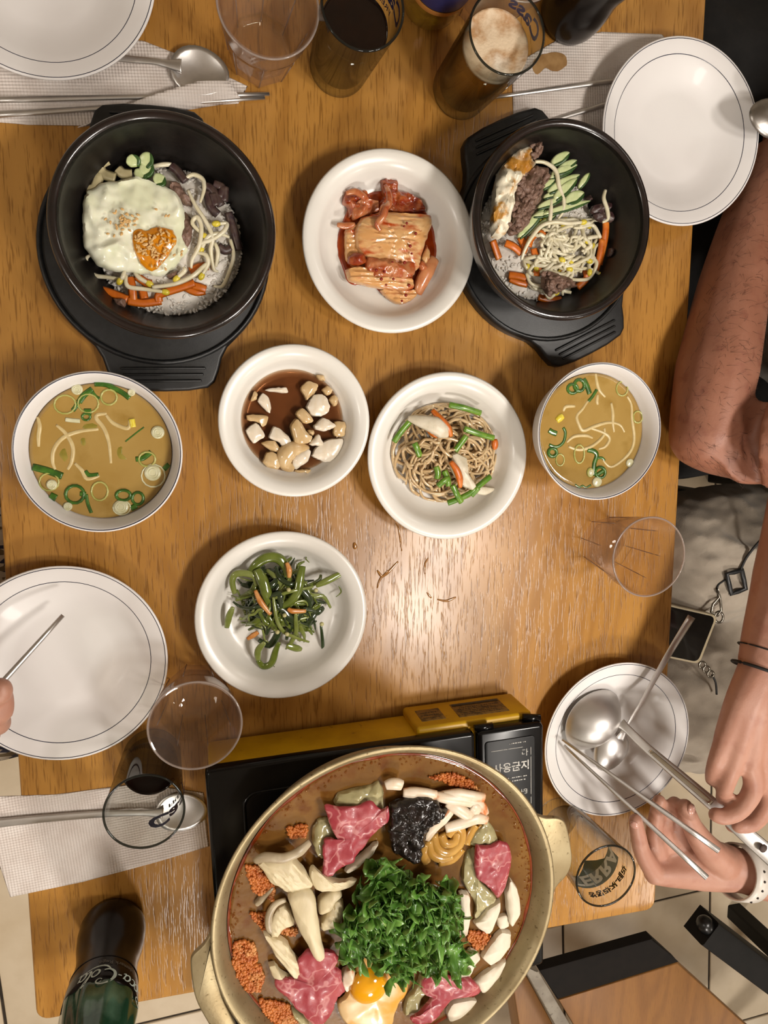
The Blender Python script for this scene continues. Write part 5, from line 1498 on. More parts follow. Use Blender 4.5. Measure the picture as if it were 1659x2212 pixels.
# sunk pieces and floating bits first
for Z, pts, lb in ((Z9, [(1040, 400), (1090, 310), (1250, 260), (1400, 240), (1480, 190), (1530, 300), (1510, 470), (1400, 420), (1280, 450), (1100, 460)], 'pale dumpling skin folded behind the largest raw beef slice'),
                   (Z9, [(850, 640), (900, 560), (1000, 540), (1080, 700), (1060, 780), (960, 760), (970, 900), (930, 920), (880, 870), (840, 760)], 'wrinkled dumpling edge with red oil beside the raw beef'),
                   (Z10, [(780, 920), (820, 770), (900, 740), (900, 900), (910, 1010), (1070, 1160), (1000, 1230), (930, 1340), (880, 1360), (900, 1250), (840, 1130), (775, 1030)], 'grey green dumpling skin under the small raw beef slice'),
                   (Z12, [(440, 760), (520, 690), (510, 860), (440, 980), (390, 1110), (270, 1130), (300, 1000), (390, 880)], 'pale dumpling half sunk beside the cracked egg'),
                   (Z11, [(640, 1180), (740, 1240), (830, 1362), (760, 1370), (680, 1270)], 'dumpling edge showing under the folded raw beef'),
                   (Z10, [(990, 500), (1050, 580), (1095, 720), (960, 730), (820, 720), (880, 600)], 'translucent cabbage leaf between the fishcake and the raw beef')):
    pp('dumpling_skin', Z, pts, HB, WRAP, lb, 'dumpling' if 'cabbage' not in lb else 'cabbage', .004, .003, .004, 90)
gl = 'udon noodles in the hotpot'
for pts in ([(500, 690), (520, 800), (600, 850), (700, 830)], [(540, 640), (570, 760), (660, 800), (760, 730), (780, 620), (740, 570)], [(600, 640), (640, 720), (720, 700), (740, 620)], [(820, 720), (860, 620), (900, 560)], [(660, 650), (700, 600), (740, 580)], [(470, 720), (450, 800), (480, 880)], [(900, 700), (930, 620), (960, 560)], [(780, 760), (700, 850), (580, 880)]):
    strand('udon_noodle', Z10, [(x, y, HB + .0015) for x, y in pts], .0042, UDON, .7, 8, label='thick golden udon noodle below the white fishcake strips', cat='noodle', group=gl)
gl = 'fishcake strips in the hotpot'
for pts in ([(540, 310), (640, 330), (800, 350), (930, 390), (975, 470)], [(650, 370), (740, 420), (830, 480), (890, 510)], [(995, 520), (900, 510), (780, 550), (640, 590)], [(690, 440), (620, 510), (540, 580), (470, 680)], [(600, 310), (740, 300), (860, 320), (970, 330)], [(130, 225), (200, 210), (270, 225)], [(280, 285), (400, 290), (560, 310)], [(880, 470), (900, 420), (860, 400)]):
    strand('fishcake_strip', Z10, [(x, y, HB + .006 + .002 * math.sin(i)) for i, (x, y) in enumerate(pts)], [.004, .0055, .0055, .0045], FISHC, .55, 8, label='white fishcake strip edged with orange broth beside the wood ear', cat='fishcake', group=gl)
# crumbled chilli paste
def crumbs(Z, poly, n, lb, seed):
    r_ = random.Random(seed)
    xs = [p[0] for p in poly]; ys = [p[1] for p in poly]
    gs = []
    gb = ball((0, 0, 0), 1, 6, 4)
    while len(gs) < n * 3:
        x, y = r_.uniform(min(xs), max(xs)), r_.uniform(min(ys), max(ys))
        if inside(poly, x, y):
            s = r_.uniform(.0005, .0019)
            p = Z(x, y, HB + r_.uniform(-.0006, .0018))
            gs.append(([(p.x + a_ * s * r_.uniform(.7, 1.3), p.y + b_ * s * r_.uniform(.7, 1.3), p.z + c_ * s) for a_, b_, c_ in gb[0]], gb[1]))
    mk('chilli_paste', join(*gs), CHILI, label=lb, cat='chilli paste', kind='stuff')
crumbs(Z11, [(110, 600), (200, 570), (300, 600), (330, 760), (400, 900), (350, 1050), (240, 1060), (150, 940), (100, 800)], 330, 'orange crumbled chilli paste by the left wall of the hotpot', 1)
crumbs(Z11, [(340, 1130), (480, 1140), (620, 1180), (740, 1340), (500, 1370), (400, 1260)], 260, 'orange crumbled chilli paste below the folded raw beef', 2)
crumbs(Z9, [(220, 1000), (350, 1010), (400, 1100), (500, 1200), (480, 1330), (300, 1250), (250, 1120)], 200, 'orange crumbled chilli paste beside the big oyster mushroom', 3)
crumbs(Z9, [(600, 650), (720, 620), (810, 630), (780, 740), (650, 740)], 70, 'small orange chilli crumb near the dumpling edge', 4)
crumbs(Z10, [(500, 150), (700, 110), (860, 180), (930, 270), (700, 220)], 120, 'orange chilli crumbs floating beyond the fishcake', 5)
crumbs(Z9, [(450, 1450), (560, 1570), (720, 1600), (700, 1659), (400, 1640), (250, 1450)], 120, 'orange chilli crumbs under the gilled mushroom', 6)
crumbs(Z12, [(850, 440), (980, 450), (1030, 470), (960, 590), (900, 590), (820, 500)], 110, 'orange chilli crumbs between the white mushroom slices', 7)
# bubbles gathered along the pot wall
rb = random.Random(8); bg = []
for i in range(420):
    t = rb.uniform(0, 6.283); r_ = .1335 - abs(rb.gauss(0, .004)); s_ = rb.uniform(.0004, .0013)
    bg.append(ball((PC[0] + r_ * math.cos(t), PC[1] + r_ * math.sin(t), T + HB + s_ * .2), s_, 6, 4))
mk('broth_bubbles', join(*bg), clear_mat('bubble_film', 'f0dcc0', .03, milk=.12, milk_col='c08a50'), label='tiny bubbles along the wall of the brass hotpot', cat='bubbles', kind='stuff')
# wood ear
def ear(x, y): return .0030 * abs(noise.noise(Vector((x * 160, y * 160, 5)))) + .0015 * noise.noise(Vector((x * 340, y * 340, 8)))
pp('wood_ear', Z10, [(160, 370), (260, 340), (400, 300), (500, 300), (580, 350), (600, 400), (660, 420), (600, 480), (560, 540), (480, 580), (470, 660), (440, 760), (410, 870), (350, 880), (250, 820), (180, 780), (160, 650), (140, 590), (170, 500)], HB + .007, WEAR, 'black crinkled wood ear fungus above the frisee', 'mushroom', .004, .004, .004, 110, 6, ear, rings=18)
# king oyster slices
for Z, pts, h, lb in ((Z10, [(750, 1110), (840, 1120), (840, 1300), (820, 1490), (740, 1490), (745, 1300)], .006, 'upright white mushroom slice touching the frisee'),
                   (Z10, [(1110, 1180), (1090, 1300), (1000, 1480), (900, 1420), (870, 1380), (930, 1340), (1000, 1240)], .005, 'white mushroom slice under the small raw beef slice'),
                   (Z10, [(1180, 990), (1250, 1100), (1265, 1300), (1190, 1430), (1150, 1260), (1145, 1100)], .005, 'chilli speckled mushroom slice by the right wall'),
                   (Z12, [(1190, 430), (1180, 540), (1110, 640), (1010, 720), (930, 640), (980, 560), (1040, 480), (1110, 410)], .004, 'round white mushroom slice by the right wall'),
                   (Z12, [(830, 570), (900, 590), (930, 640), (880, 700), (820, 830), (700, 830), (740, 760), (800, 690)], .005, 'white mushroom stem slice below the frisee'),
                   (Z12, [(860, 850), (1000, 740), (1160, 650), (1090, 800), (950, 950), (900, 890)], .003, 'long mushroom slice along the lower pot wall'),
                   (Z12, [(680, 1010), (920, 990), (840, 1080), (720, 1200), (650, 1180), (640, 1100)], .003, 'mushroom slice under the torn raw beef'),
                   (Z12, [(1060, 300), (1150, 260), (1170, 370), (1080, 400)], .002, 'half sunk mushroom scrap between two white slices'),
                   (Z9, [(1140, 1040), (1280, 900), (1420, 780), (1480, 770), (1400, 880), (1250, 1020), (1170, 1060)], .005, 'narrow white mushroom slice under the largest raw beef'),
                   (Z12, [(400, 560), (480, 590), (560, 550), (570, 600), (520, 640), (440, 620)], .004, 'white mushroom scrap peeking out under the frisee')):
    pp('mushroom_slice', Z, pts, HB + h - .004, KING, lb, 'mushroom', .005, .0025, .0012, 80)
# oyster mushrooms
gill = lambda x, y: .0006 * math.sin((x * .8 + y * .6) * 1600)
pp('oyster_mushroom', Z9, [(600, 1320), (650, 1400), (690, 1520), (560, 1570), (520, 1640), (450, 1640), (420, 1540), (460, 1420), (530, 1340)], HB + .002, OYST, 'gilled oyster mushroom cap tucked under the long stem', 'mushroom', .006, .004, .001, 80, 3, gill)
strand('oyster_mushroom', Z9, [(600, 1325, HB + .010), (500, 1370, HB + .011), (440, 1480, HB + .010), (450, 1600, HB + .008), (510, 1645, HB + .008)], [.002, .003, .0032, .0032, .002], OYSTG, .7, 8, label='grey rim of the gilled oyster mushroom cap', cat='mushroom')
pp('oyster_mushroom', Z9, [(890, 1290), (1040, 1200), (1110, 1210), (1130, 1250), (1060, 1300), (1030, 1400), (900, 1450)], HB + .005, OYST, 'small oyster mushroom stem beside the frisee', 'mushroom', .005, .004, .001)
pp('oyster_mushroom', Z9, [(1060, 1290), (1140, 1310), (1140, 1420), (1120, 1530), (930, 1610), (910, 1500), (1000, 1400)], HB + .006, OYST, 'oyster mushroom cap with white rolled edge beside the frisee', 'mushroom', .005, .004, .001, 80, 3, gill)
cap = pp('oyster_mushroom', Z9, [(310, 960), (400, 900), (560, 910), (660, 890), (700, 930), (790, 1050), (850, 1130), (860, 1180), (760, 1230), (620, 1240), (560, 1190), (440, 1130), (370, 1010)], HB + .008, OYST, 'biggest oyster mushroom with a long pale stem', 'mushroom', .005, .006, .001, 80, 3, gill)
mk('cap_rim', tube(cr([Z9(x, y, HB + h) for x, y, h in ((310, 965, .011), (400, 925, .014), (560, 935, .015), (660, 905, .015), (740, 860, .014), (825, 780, .010))], 5), [.0028, .0045, .0045, .0042, .0045, .003], 10, .6), OYSTG, cap)
mk('mushroom_stem', patch([Z11(x, y, HB + .010) for x, y in ((600, 110), (720, 30), (860, 80), (890, 280), (925, 500), (970, 715), (890, 745), (790, 560), (690, 390), (640, 220))], .008, .006, .0012, 70, 2, 7, 3), OYST, cap)
pp('oyster_mushroom', Z9, [(810, 1040), (850, 985), (920, 1060), (1100, 1130), (1290, 1120), (1230, 1180), (1050, 1225), (860, 1210)], HB + .009, OYST, 'flat oyster mushroom cap below the largest raw beef', 'mushroom', .004, .003, .0015, 80, 3, gill)
pp('oyster_mushroom', Z11, [(370, 465), (480, 510), (600, 540), (650, 650), (730, 760), (740, 860), (700, 940), (600, 810), (520, 720), (450, 600)], HB + .004, OYST, 'ridged pale mushroom slab left of the long stem', 'mushroom', .005, .003, .001, 80, 3, gill)
pp('oyster_mushroom', Z11, [(430, 780), (490, 760), (540, 840), (650, 890), (690, 960), (600, 940), (540, 950), (470, 890)], HB + .002, OYST, 'small bent mushroom stem beside the chilli paste', 'mushroom', .005, .003, .001)
pp('oyster_mushroom', Z9, [(300, 1360), (340, 1290), (470, 1180), (490, 1200), (400, 1320), (330, 1375)], HB, OYSTG, 'thin grey mushroom slice floating by the left wall', 'mushroom', .003, .002, .001)
pp('octopus_piece', Z11, [(1120, 850), (1200, 790), (1240, 830), (1230, 900), (1245, 950), (1160, 1030), (1120, 960)], HB + .003, FISHC, 'curled white squid piece beside the raw beef', 'squid', .005, .003, .003)
# raw beef
for Z, pts, h, lb in ((Z9, [(955, 430), (1100, 445), (1280, 440), (1400, 380), (1500, 480), (1570, 430), (1575, 580), (1500, 640), (1420, 700), (1330, 830), (1250, 900), (1240, 960), (1150, 1000), (1010, 1110), (935, 1090), (960, 950), (940, 870), (960, 740), (1060, 740), (1090, 770), (1020, 640)], .011, 'largest raw beef slice beside the wood ear'),
                   (Z10, [(890, 720), (1000, 735), (1100, 690), (1180, 720), (1205, 830), (1190, 950), (1150, 1080), (1085, 1190), (1060, 1150), (980, 1060), (900, 1010), (885, 900)], .008, 'small raw beef slice with white marbling by the right wall'),
                   (Z12, [(440, 850), (520, 770), (600, 780), (720, 840), (860, 830), (920, 900), (955, 965), (800, 990), (690, 1010), (640, 1060), (560, 1160), (480, 1220), (360, 1240), (330, 1170), (420, 1120), (500, 1020), (530, 960), (430, 960)], .008, 'torn raw beef slice below the frisee'),
                   (Z11, [(705, 750), (800, 650), (900, 640), (1050, 660), (1105, 740), (1050, 800), (1120, 850), (1130, 960), (1165, 1060), (1080, 1130), (1030, 1250), (960, 1362), (830, 1350), (740, 1240), (600, 1110), (500, 1010), (500, 940), (600, 920), (700, 940), (720, 860)], .009, 'broad raw beef slice beside the cracked egg yolk')):
    pp('raw_beef_slice', Z, pts, HB + h, RAW, lb, 'beef', .0022, .002, .0030, 60, 5, rings=12)
# egg
eggp = [(725, 2160), (745, 2150), (755, 2120), (772, 2085), (780, 2060), (810, 2045), (850, 2075), (868, 2095), (882, 2115), (880, 2145), (865, 2155), (852, 2185), (848, 2215), (815, 2232), (790, 2215), (755, 2216), (735, 2195)]
EGGR = pm('raw_egg', 'd8b888', .35, col2='d99a35', scale=40, lo=.42, hi=.62, coat=.15, sss=.15)
eg = piece('raw_egg', Z0p, eggp, HB + .004, EGGR, .004, .003, .001, 70, 2, 3, 7, label='raw egg cracked on a white fishcake in the hotpot', cat='egg')
yc = at(797, 2128, HB + .0095)
V, F = ball((0, 0, 0), 1, 28, 14)
mk('yolk', ([(yc.x + x * .0165, yc.y + y * .0165, yc.z + max(z, -.25) * .0085) for x, y, z in V], F), pm('raw_yolk', 'e09a08', .07, col2='e6a512', scale=40, coat=.7, sss=.1), eg)
# frisee
def frisee(base, tip, width, h0, h1, lb, gl, seed):
    r_ = random.Random(seed)
    A, B = at(*base, h0), at(*tip, h1)
    d = B - A
    Ln = d.length
    ax = d.normalized()
    sd = Vector((-ax.y, ax.x, 0)).normalized()
    up = ax.cross(sd) * -1
    if up.z < 0: up = -up
    nu, nv = 80, 13
    V, F = [], []
    ph = r_.uniform(0, 6)
    for i in range(nu + 1):
        u = i / nu
        env = width * (math.sin(math.pi * min(1, u * .90 + .06)) ** .6) * (.30 + .70 * u ** .5)
        c = A + d * u + up * (.010 * math.sin(u * 2.6) + .004 * math.sin(u * 7 + ph))
        for j in range(nv):
            v = j / (nv - 1) * 2 - 1
            e_ = max(0, abs(v) - .35) / .65
            sd_ = 0 if v < 0 else 2.3
            jg = .55 * math.sin(u * 29 + ph + sd_) + .40 * math.sin(u * 71 + 2 * ph + sd_ * 3) + .25 * math.sin(u * 113 + sd_)
            w = env * v * (1 + jg * e_ ** 1.5 * .75)
            ruf = (abs(v) ** 1.6) * (.0060 * math.sin(u * 25 + ph * 3 + sd_) + .0042 * math.sin(u * 61 + v * 3 + ph) + .0016 * math.sin(u * 120 + v * 9)) + .004 * v * v
            p = c + sd * w + up * ruf + ax * (.0042 * v * abs(v) * math.sin(u * 47 + ph + sd_))
            V.append(tuple(p))
    for i in range(nu):
        for j in range(nv - 1):
            F.append((i * nv + j, i * nv + j + 1, (i + 1) * nv + j + 1, (i + 1) * nv + j))
    o = mk('frisee_leaf', (V, F), LEAF, label=lb, cat='leaf', group=gl)
    s_ = o.modifiers.new('thickness', 'SOLIDIFY'); s_.thickness = .0004
    mk('leaf_rib', tube([A + d * u + up * (.010 * math.sin(u * 2.6) + .004 * math.sin(u * 7 + ph) + .0004) for u in np.linspace(0, .8, 9)], [.0022, .0005], 6, .6), STEMG, o)
r9 = random.Random(4)
gl = 'frisee leaves piled in the hotpot'; lb = 'ruffled green frisee leaf in the heap on the hotpot'
outline = [(800, 1850), (822, 1838), (845, 1870), (900, 1905), (945, 1900), (985, 1950), (1000, 1985), (995, 2040), (1005, 2070), (965, 2090), (930, 2055), (880, 2040), (845, 2080), (850, 2108), (790, 2050), (740, 2070), (730, 2030), (720, 1990), (745, 1960), (770, 1910)]
cx_, cy_ = 868, 1975
for i, (x, y) in enumerate(outline):
    b_ = (cx_ + (x - cx_) * .12 + r9.gauss(0, 10), cy_ + (y - cy_) * .12 + r9.gauss(0, 10))
    frisee(b_, (x, y), r9.uniform(.012, .017), HB + .006 + r9.uniform(0, .004), HB + .007 + r9.uniform(0, .006), lb, gl, i)
for i in range(26):
    a_ = r9.uniform(0, 6.28); q = r9.uniform(.2, .85)
    x, y = cx_ + 125 * q * math.cos(a_), cy_ + 100 * q * math.sin(a_)
    a2 = a_ + r9.uniform(-1.2, 1.2)
    frisee((x - 55 * math.cos(a2), y - 50 * math.sin(a2)), (x + 40 * math.cos(a2), y + 38 * math.sin(a2)), r9.uniform(.010, .015), HB + .013 + r9.uniform(0, .005), HB + .016 + r9.uniform(0, .007), lb, gl, 50 + i)
gl = 'frisee leaves by the pot wall'
# ---------------------------------------------------------------- people, chairs, phone
SKIN_A = pm('tanned_skin', '97644e', .5, col2='9f6c56', scale=30, col3='8e5a47', scale3=70, sss=.12, bump=.15, bscale=500)
SKIN_B = pm('light_skin', 'aa7a66', .5, col2='b0826e', scale=35, col3='a2705d', scale3=40, sss=.12, bump=.12, bscale=600)
NAIL = pm('finger_nail', 'c08e7e', .25, col2='c89a8c', scale=80, coat=.3)
HAIR_D = pm('dark_hair', '1c1410', .5, col2='2a1e17', scale=200, stretch=(1, 1, .1))
LINEN = pm('grey_linen', '94897a', .85, col2='9c9182', scale=50, col3='8a7f70', scale3=12, bump=.35, bscale=900, sheen=.2)
BLACKC = pm('black_cotton', '0e0d0d', .9, col2='151413', scale=60, bump=.2, bscale=700)
GREYT = pm('grey_shirt_cloth', '6b6660', .85, col2='7d7871', scale=40, bump=.3, bscale=600)
WHITET = pm('cream_shirt_cloth', 'b5aa9a', .85, col2='a89d8d', scale=40, bump=.3, bscale=600)
BLACKW = pm('black_painted_wood', '0a0907', .65, col2='0f0d0b', scale=50, spec=.2, bump=.05, bscale=300)

def W(x, y, h): return Vector((x, y, T + h))
def head_geo(c, face):
    """skull, jaw, nose, ears; face = unit xy vector"""
    f = Vector((face[0], face[1], 0)).normalized(); s = Vector((-f.y, f.x, 0)); u = Vector((0, 0, 1))
    V, F = ball((0, 0, 0), 1, 24, 16)
    sk = [tuple(c + f * (x * .092 - (.010 if z < -.3 else 0) * z) + s * y * (.074 if z > -.2 else .074 + .018 * (z + .2)) + u * z * .115) for x, y, z in V]
    g = [(sk, F), limb([c + f * .080 + u * .012, c + f * .098 - u * .018, c + f * .086 - u * .026], [.008, .011, .009])]
    for k in (-1, 1):
        g.append(limb([c + s * k * .072 + u * .015, c + s * k * .080 - f * .012, c + s * k * .070 - u * .030], [.010, .013, .008]))
    g.append(limb([c + f * .070 - u * .062 + s * .02, c + f * .082 - u * .060, c + f * .070 - u * .062 - s * .02], [.007, .009, .007]))
    return join(*g)
def dress_head(body, c, face, hair):
    f = Vector((face[0], face[1], 0)).normalized(); s = Vector((-f.y, f.x, 0)); u = Vector((0, 0, 1))
    V, F = ball((0, 0, 0), 1, 28, 18)
    mk('hair', ([tuple(c - f * .012 + f * x * .096 * (1 if x < .3 else .86) + s * y * .083 + u * (.018 + z * .112 if z > -.35 or x < 0 else .018 - .35 * .112)) for x, y, z in V], F), hair, body)
    for k in (-1, 1):
        mk('eye', ball(tuple(c + f * .0755 + s * k * .030 + u * .010), .0100, 14, 10), pm('eye_white', 'd8d0c8', .2, col2='e0d8d0', scale=50), body)
        mk('iris', ball(tuple(c + f * .0818 + s * k * .0300 + u * .009), .0050, 12, 8), HAIR_D, body)
        mk('eyelid', tube(cr([c + f * .074 + s * k * .018 + u * .012, c + f * .0835 + s * k * .030 + u * .0185, c + f * .072 + s * k * .042 + u * .012], 5), [.0015, .0045, .0015], 8), body.data.materials[0], body)
        mk('eyebrow', tube(cr([c + f * .084 + s * k * .014 + u * .028, c + f * .083 + s * k * .030 + u * .033, c + f * .070 + s * k * .046 + u * .027], 5), [.0018, .0030, .0010], 6, .6), hair, body)
LIPS = pm('lips', '9c5a52', .45, col2='a5645b', scale=80)
def lips(body, c, face):
    f = Vector((face[0], face[1], 0)).normalized(); q = Vector((-f.y, f.x, 0)); u = Vector((0, 0, 1))
    mk('lips', tube(cr([c + f * .074 - u * .062 + q * .024, c + f * .090 - u * .061, c + f * .074 - u * .062 - q * .024], 6), [.001, .0048, .001], 8, .8), LIPS, body)
def wrinkled(geo, amp, freq, seed, axis=None):
    V = []
    for x, y, z in geo[0]:
        n1 = noise.noise(Vector((x * freq, y * freq * (2.2 if axis == 'x' else 1), z * freq + seed)))
        n2 = 1 - abs(noise.noise(Vector((x * freq * .8 + y * freq * .9, y * freq * 1.3 - x * freq * .5, seed + 4)))) * 2
        V.append((x + amp * .3 * n1, y + amp * .3 * n2, z + amp * (n1 * .6 + n2 * .5)))
    return V, geo[1]

def nail(p, q, r, parent, up=(0, 0, 1)):
    """nail plate on the back of a fingertip: p tip, q joint before it"""
    d = (p - q).normalized()
    u = Vector(up); u = (u - d * u.dot(d)).normalized()
    s = d.cross(u)
    c = p - d * r * .1 + u * r * .80
    V, F = ball((0, 0, 0), 1, 14, 8)
    mk('finger_nail', ([tuple(c + d * x * r * .75 + s * y * r * .62 + u * z * r * .30) for x, y, z in V], F), NAIL, parent)

# ---- man with the bent elbow
pa = empty('person', W(.78, .14, -T), 'person in black trousers and grey shirt resting a bent hairy elbow on the table', 'person')
shl, shr = W(.775, -.03, .22), W(.80, .33, .23)
el = at(1523, 940, .040)
fore = [el, at(1548, 800, .030), at(1585, 620, .004), at(1626, 460, -.022), at(1666, 350, -.040)]
hand = [fore[-1], W(.650, .270, -.058), W(.672, .292, -.066)]
gA = [limb([shl, at(1710, 960, .095), at(1620, 955, .052), at(1560, 950, .040), el], [.054, .046, .0405, .038, .036]), limb(fore, [.036, .0415, .037, .030, .026]), limb(hand, [.026, .030, .026])]
for k, (dx, ln) in enumerate(((-.026, .062), (-.009, .072), (.009, .068), (.025, .055))):
    b0 = W(.680 - dx * .6, .300 + dx * .8, -.068)
    gA.append(limb([b0, b0 + Vector((ln * .42, ln * .3, -.002)), b0 + Vector((ln * .66, ln * .46, -.010)), b0 + Vector((ln * .78, ln * .55, -.020))], [.0105, .0098, .009, .008]))
gA.append(limb([W(.645, .290, -.060), W(.648, .318, -.062), W(.662, .336, -.064)], [.013, .011, .009]))
# right arm holding the spoon, beyond the frame
er = W(.78, .44, .02); wr = W(.70, .30, .065)
gA += [limb([shr, er], [.056, .040]), limb([er, wr], [.040, .027]), limb([wr, W(.680, .255, .075)], [.027, .030])]
for k in range(4):
    b0 = W(.676 + .010 * k, .238 - .004 * k, .075 - .014 * k)
    gA.append(limb([b0, b0 + Vector((-.020, -.018, -.004)), b0 + Vector((-.018, -.030, -.022)), b0 + Vector((-.002, -.024, -.026))], [.0105, .0095, .009, .008]))
gA.append(limb([W(.668, .262, .085), W(.648, .244, .082), W(.642, .226, .076)], [.013, .011, .009]))
neckA = W(.79, .15, .33); headA = W(.765, .15, .50)
gA += [limb([W(.80, .15, .10), neckA, headA - Vector((0, 0, .06))], [.10, .060, .056]), head_geo(headA, (-1, 0)), limb([shl, W(.80, .15, .25), shr], [.056, .075, .056])]
bodyA = mk('body', remesh(join(*gA), .0035, 12), SKIN_A, pa)
dress_head(bodyA, headA, (-1, 0), HAIR_D); lips(bodyA, headA, (-1, 0))
shirtA = [limb([W(.775, -.03, .215), W(.80, .15, .235), W(.80, .33, .225)], [.070, .095, .070]), limb([W(.80, .15, -.16), W(.745, .15, -.03), W(.785, .15, .16), W(.80, .15, .26)], [.155, .150, .155, .10]), limb([W(.79, .03, .12), W(.785, .0, .20)], [.085, .075]), limb([W(.80, .27, .12), W(.80, .30, .20)], [.085, .075]),
          limb([shl, W(.72, -.03, .165)], [.066, .060]), limb([shr, W(.80, .38, .14)], [.066, .060])]
mk('shirt', wrinkled(remesh(join(*shirtA), .008, 4), .006, 18, 1), GREYT, bodyA)
trA = []
for y0, y1 in ((.05, .0), (.29, .40)):
    trA += [limb([W(.80, y0, -.17), W(.60, y1, -.155), W(.40, y1, -.165)], [.105, .095, .075]), limb([W(.40, y1, -.165), W(.37, y1, -.42), W(.38, y1, -.66)], [.075, .062, .052])]
trA += [limb([W(.80, .05, -.17), W(.80, .27, -.17)], [.115, .115]), limb([W(.64, .05, -.185), W(.62, .20, -.190), W(.64, .42, -.175)], [.095, .095, .105]), limb([W(.72, .20, -.17), W(.72, .50, -.17)], [.10, .12])]
mk('trousers', wrinkled(remesh(join(*trA), .008, 4), .006, 20, 3), BLACKC, bodyA)
for y1 in (.0, .40):
    mk('shoe', remesh(limb([W(.40, y1, -.695), W(.30, y1, -.700), W(.20, y1, -.705)], [.045, .040, .034]), .006, 3), BLACKC, bodyA)
# arm hair
rh = random.Random(2)
hg = []
me = bodyA.data
ow = WO[bodyA.name]
cand = []
for p in me.polygons:
    c = ow + p.center
    if p.normal.z > .1 and .43 < c.x < .68 and -.09 < c.y < .27 and c.z > T - .06 and c.x < .64 + c.y * .2:
        cand.append((c, p.normal.copy()))
for i in range(1100):
    c, nn = rh.choice(cand)
    c = c + Vector((rh.uniform(-1, 1), rh.uniform(-1, 1), 0)) * .0015
    fx = 1 if c.y > -.02 else .3
    d = Vector((rh.gauss(.55, .45), rh.gauss(-.05 if c.y > -.02 else -.5, .4), 0))
    d = (d - nn * d.dot(nn)).normalized()
    ln = rh.uniform(.006, .015)
    b_ = Vector((d.y, -d.x, 0)) * rh.uniform(-.3, .3)
    hg.append(tube([c - nn * .0005, c + (d + b_ * .3) * ln * .5 + nn * .0012, c + (d + b_) * ln + nn * .0008], [.00012, .0001, .00004], 3))
mk('arm_hair', join(*hg), pm('brown_body_hair', '3a2419', .6, col2='2c1a12', scale=100), bodyA, kind='stuff')

# ---- person with the ladle and chopsticks
pb = empty('person', W(.86, -.36, -T), 'person in grey linen shorts holding the ladle and chopsticks, white watch on wrist', 'person')
shr, shl = W(.80, -.17, .23), W(.86, -.55, .23)
elr = at(1752, 1060, .085); wrr = at(1650, 1425, .112)
gB = [limb([shr, elr], [.050, .038]), limb([elr, at(1705, 1250, .100), wrr], [.038, .034, .0235])]
# hand round the ladle handle: pixel x, y, height
kn = [(1563, 1606, .122), (1590, 1628, .128), (1620, 1650, .130), (1650, 1672, .127)]
for u, v, h in kn:
    gB.append(limb([wrr, at((1650 + u) / 2 - 4, (1425 + v) / 2, (h + .122) / 2), at(u, v, h)], [.0205, .0155, .0102]))
fingB = [[(1563, 1606, .122), (1549, 1640, .121), (1540, 1668, .112), (1538, 1684, .100)],
         [(1590, 1628, .128), (1578, 1668, .126), (1566, 1706, .116), (1561, 1724, .104)],
         [(1620, 1650, .130), (1628, 1700, .128), (1600, 1748, .124), (1566, 1764, .120), (1546, 1760, .117)],
         [(1650, 1672, .127), (1660, 1725, .122), (1630, 1775, .116), (1596, 1784, .112)]]
rads = ([.0100, .0084, .0074, .0068], [.0102, .0088, .0078, .0070], [.0108, .0100, .0090, .0082, .0074], [.0105, .0098, .0088, .0076])
for P_, r_ in zip(fingB, rads):
    gB.append(limb([at(*p) for p in P_], r_))
gB.append(limb([at(1668, 1560, .112), at(1672, 1660, .100), at(1640, 1760, .092), at(1584, 1782, .094)], [.016, .013, .0105, .0085]))
# hand with the chopsticks, palm up
ell = W(.80, -.57, .05); wrl = at(1622, 1884, .070)
gB += [limb([shl, ell], [.050, .038]), limb([ell, at(1760, 1900, .060), wrl], [.038, .034, .0250])]
base = [(1414, 1886, .060), (1428, 1862, .050), (1448, 1840, .046), (1472, 1826, .046)]
for u, v, h in base:
    gB.append(limb([wrl, at((1622 + u) / 2, (1884 + v) / 2, .058), at(u, v, h)], [.0220, .0190, .0120]))
fingL = [[(1414, 1886, .060), (1388, 1842, .068), (1378, 1800, .074), (1373, 1772, .077)],
         [(1428, 1862, .050), (1414, 1806, .058), (1418, 1764, .066), (1424, 1730, .072)],
         [(1448, 1840, .046), (1434, 1790, .056), (1446, 1752, .066), (1457, 1734, .074)],
         [(1472, 1826, .046), (1462, 1786, .056), (1470, 1760, .064)]]
for P_ in fingL:
    gB.append(limb([at(*p) for p in P_], [.0112, .0092, .0082, .0070]))
thumb = [(1560, 1862, .068), (1524, 1828, .078), (1496, 1786, .084), (1483, 1756, .086), (1480, 1742, .086)]
gB.append(limb([at(*p) for p in thumb], [.0180, .0140, .0108, .0100, .0080]))
neckB = W(.86, -.36, .33); headB = W(.83, -.36, .49)
gB += [limb([W(.87, -.36, .10), neckB, headB - Vector((0, 0, .06))], [.09, .052, .050]), head_geo(headB, (-1, -.1)), limb([shr, W(.86, -.36, .25), shl], [.050, .070, .050])]
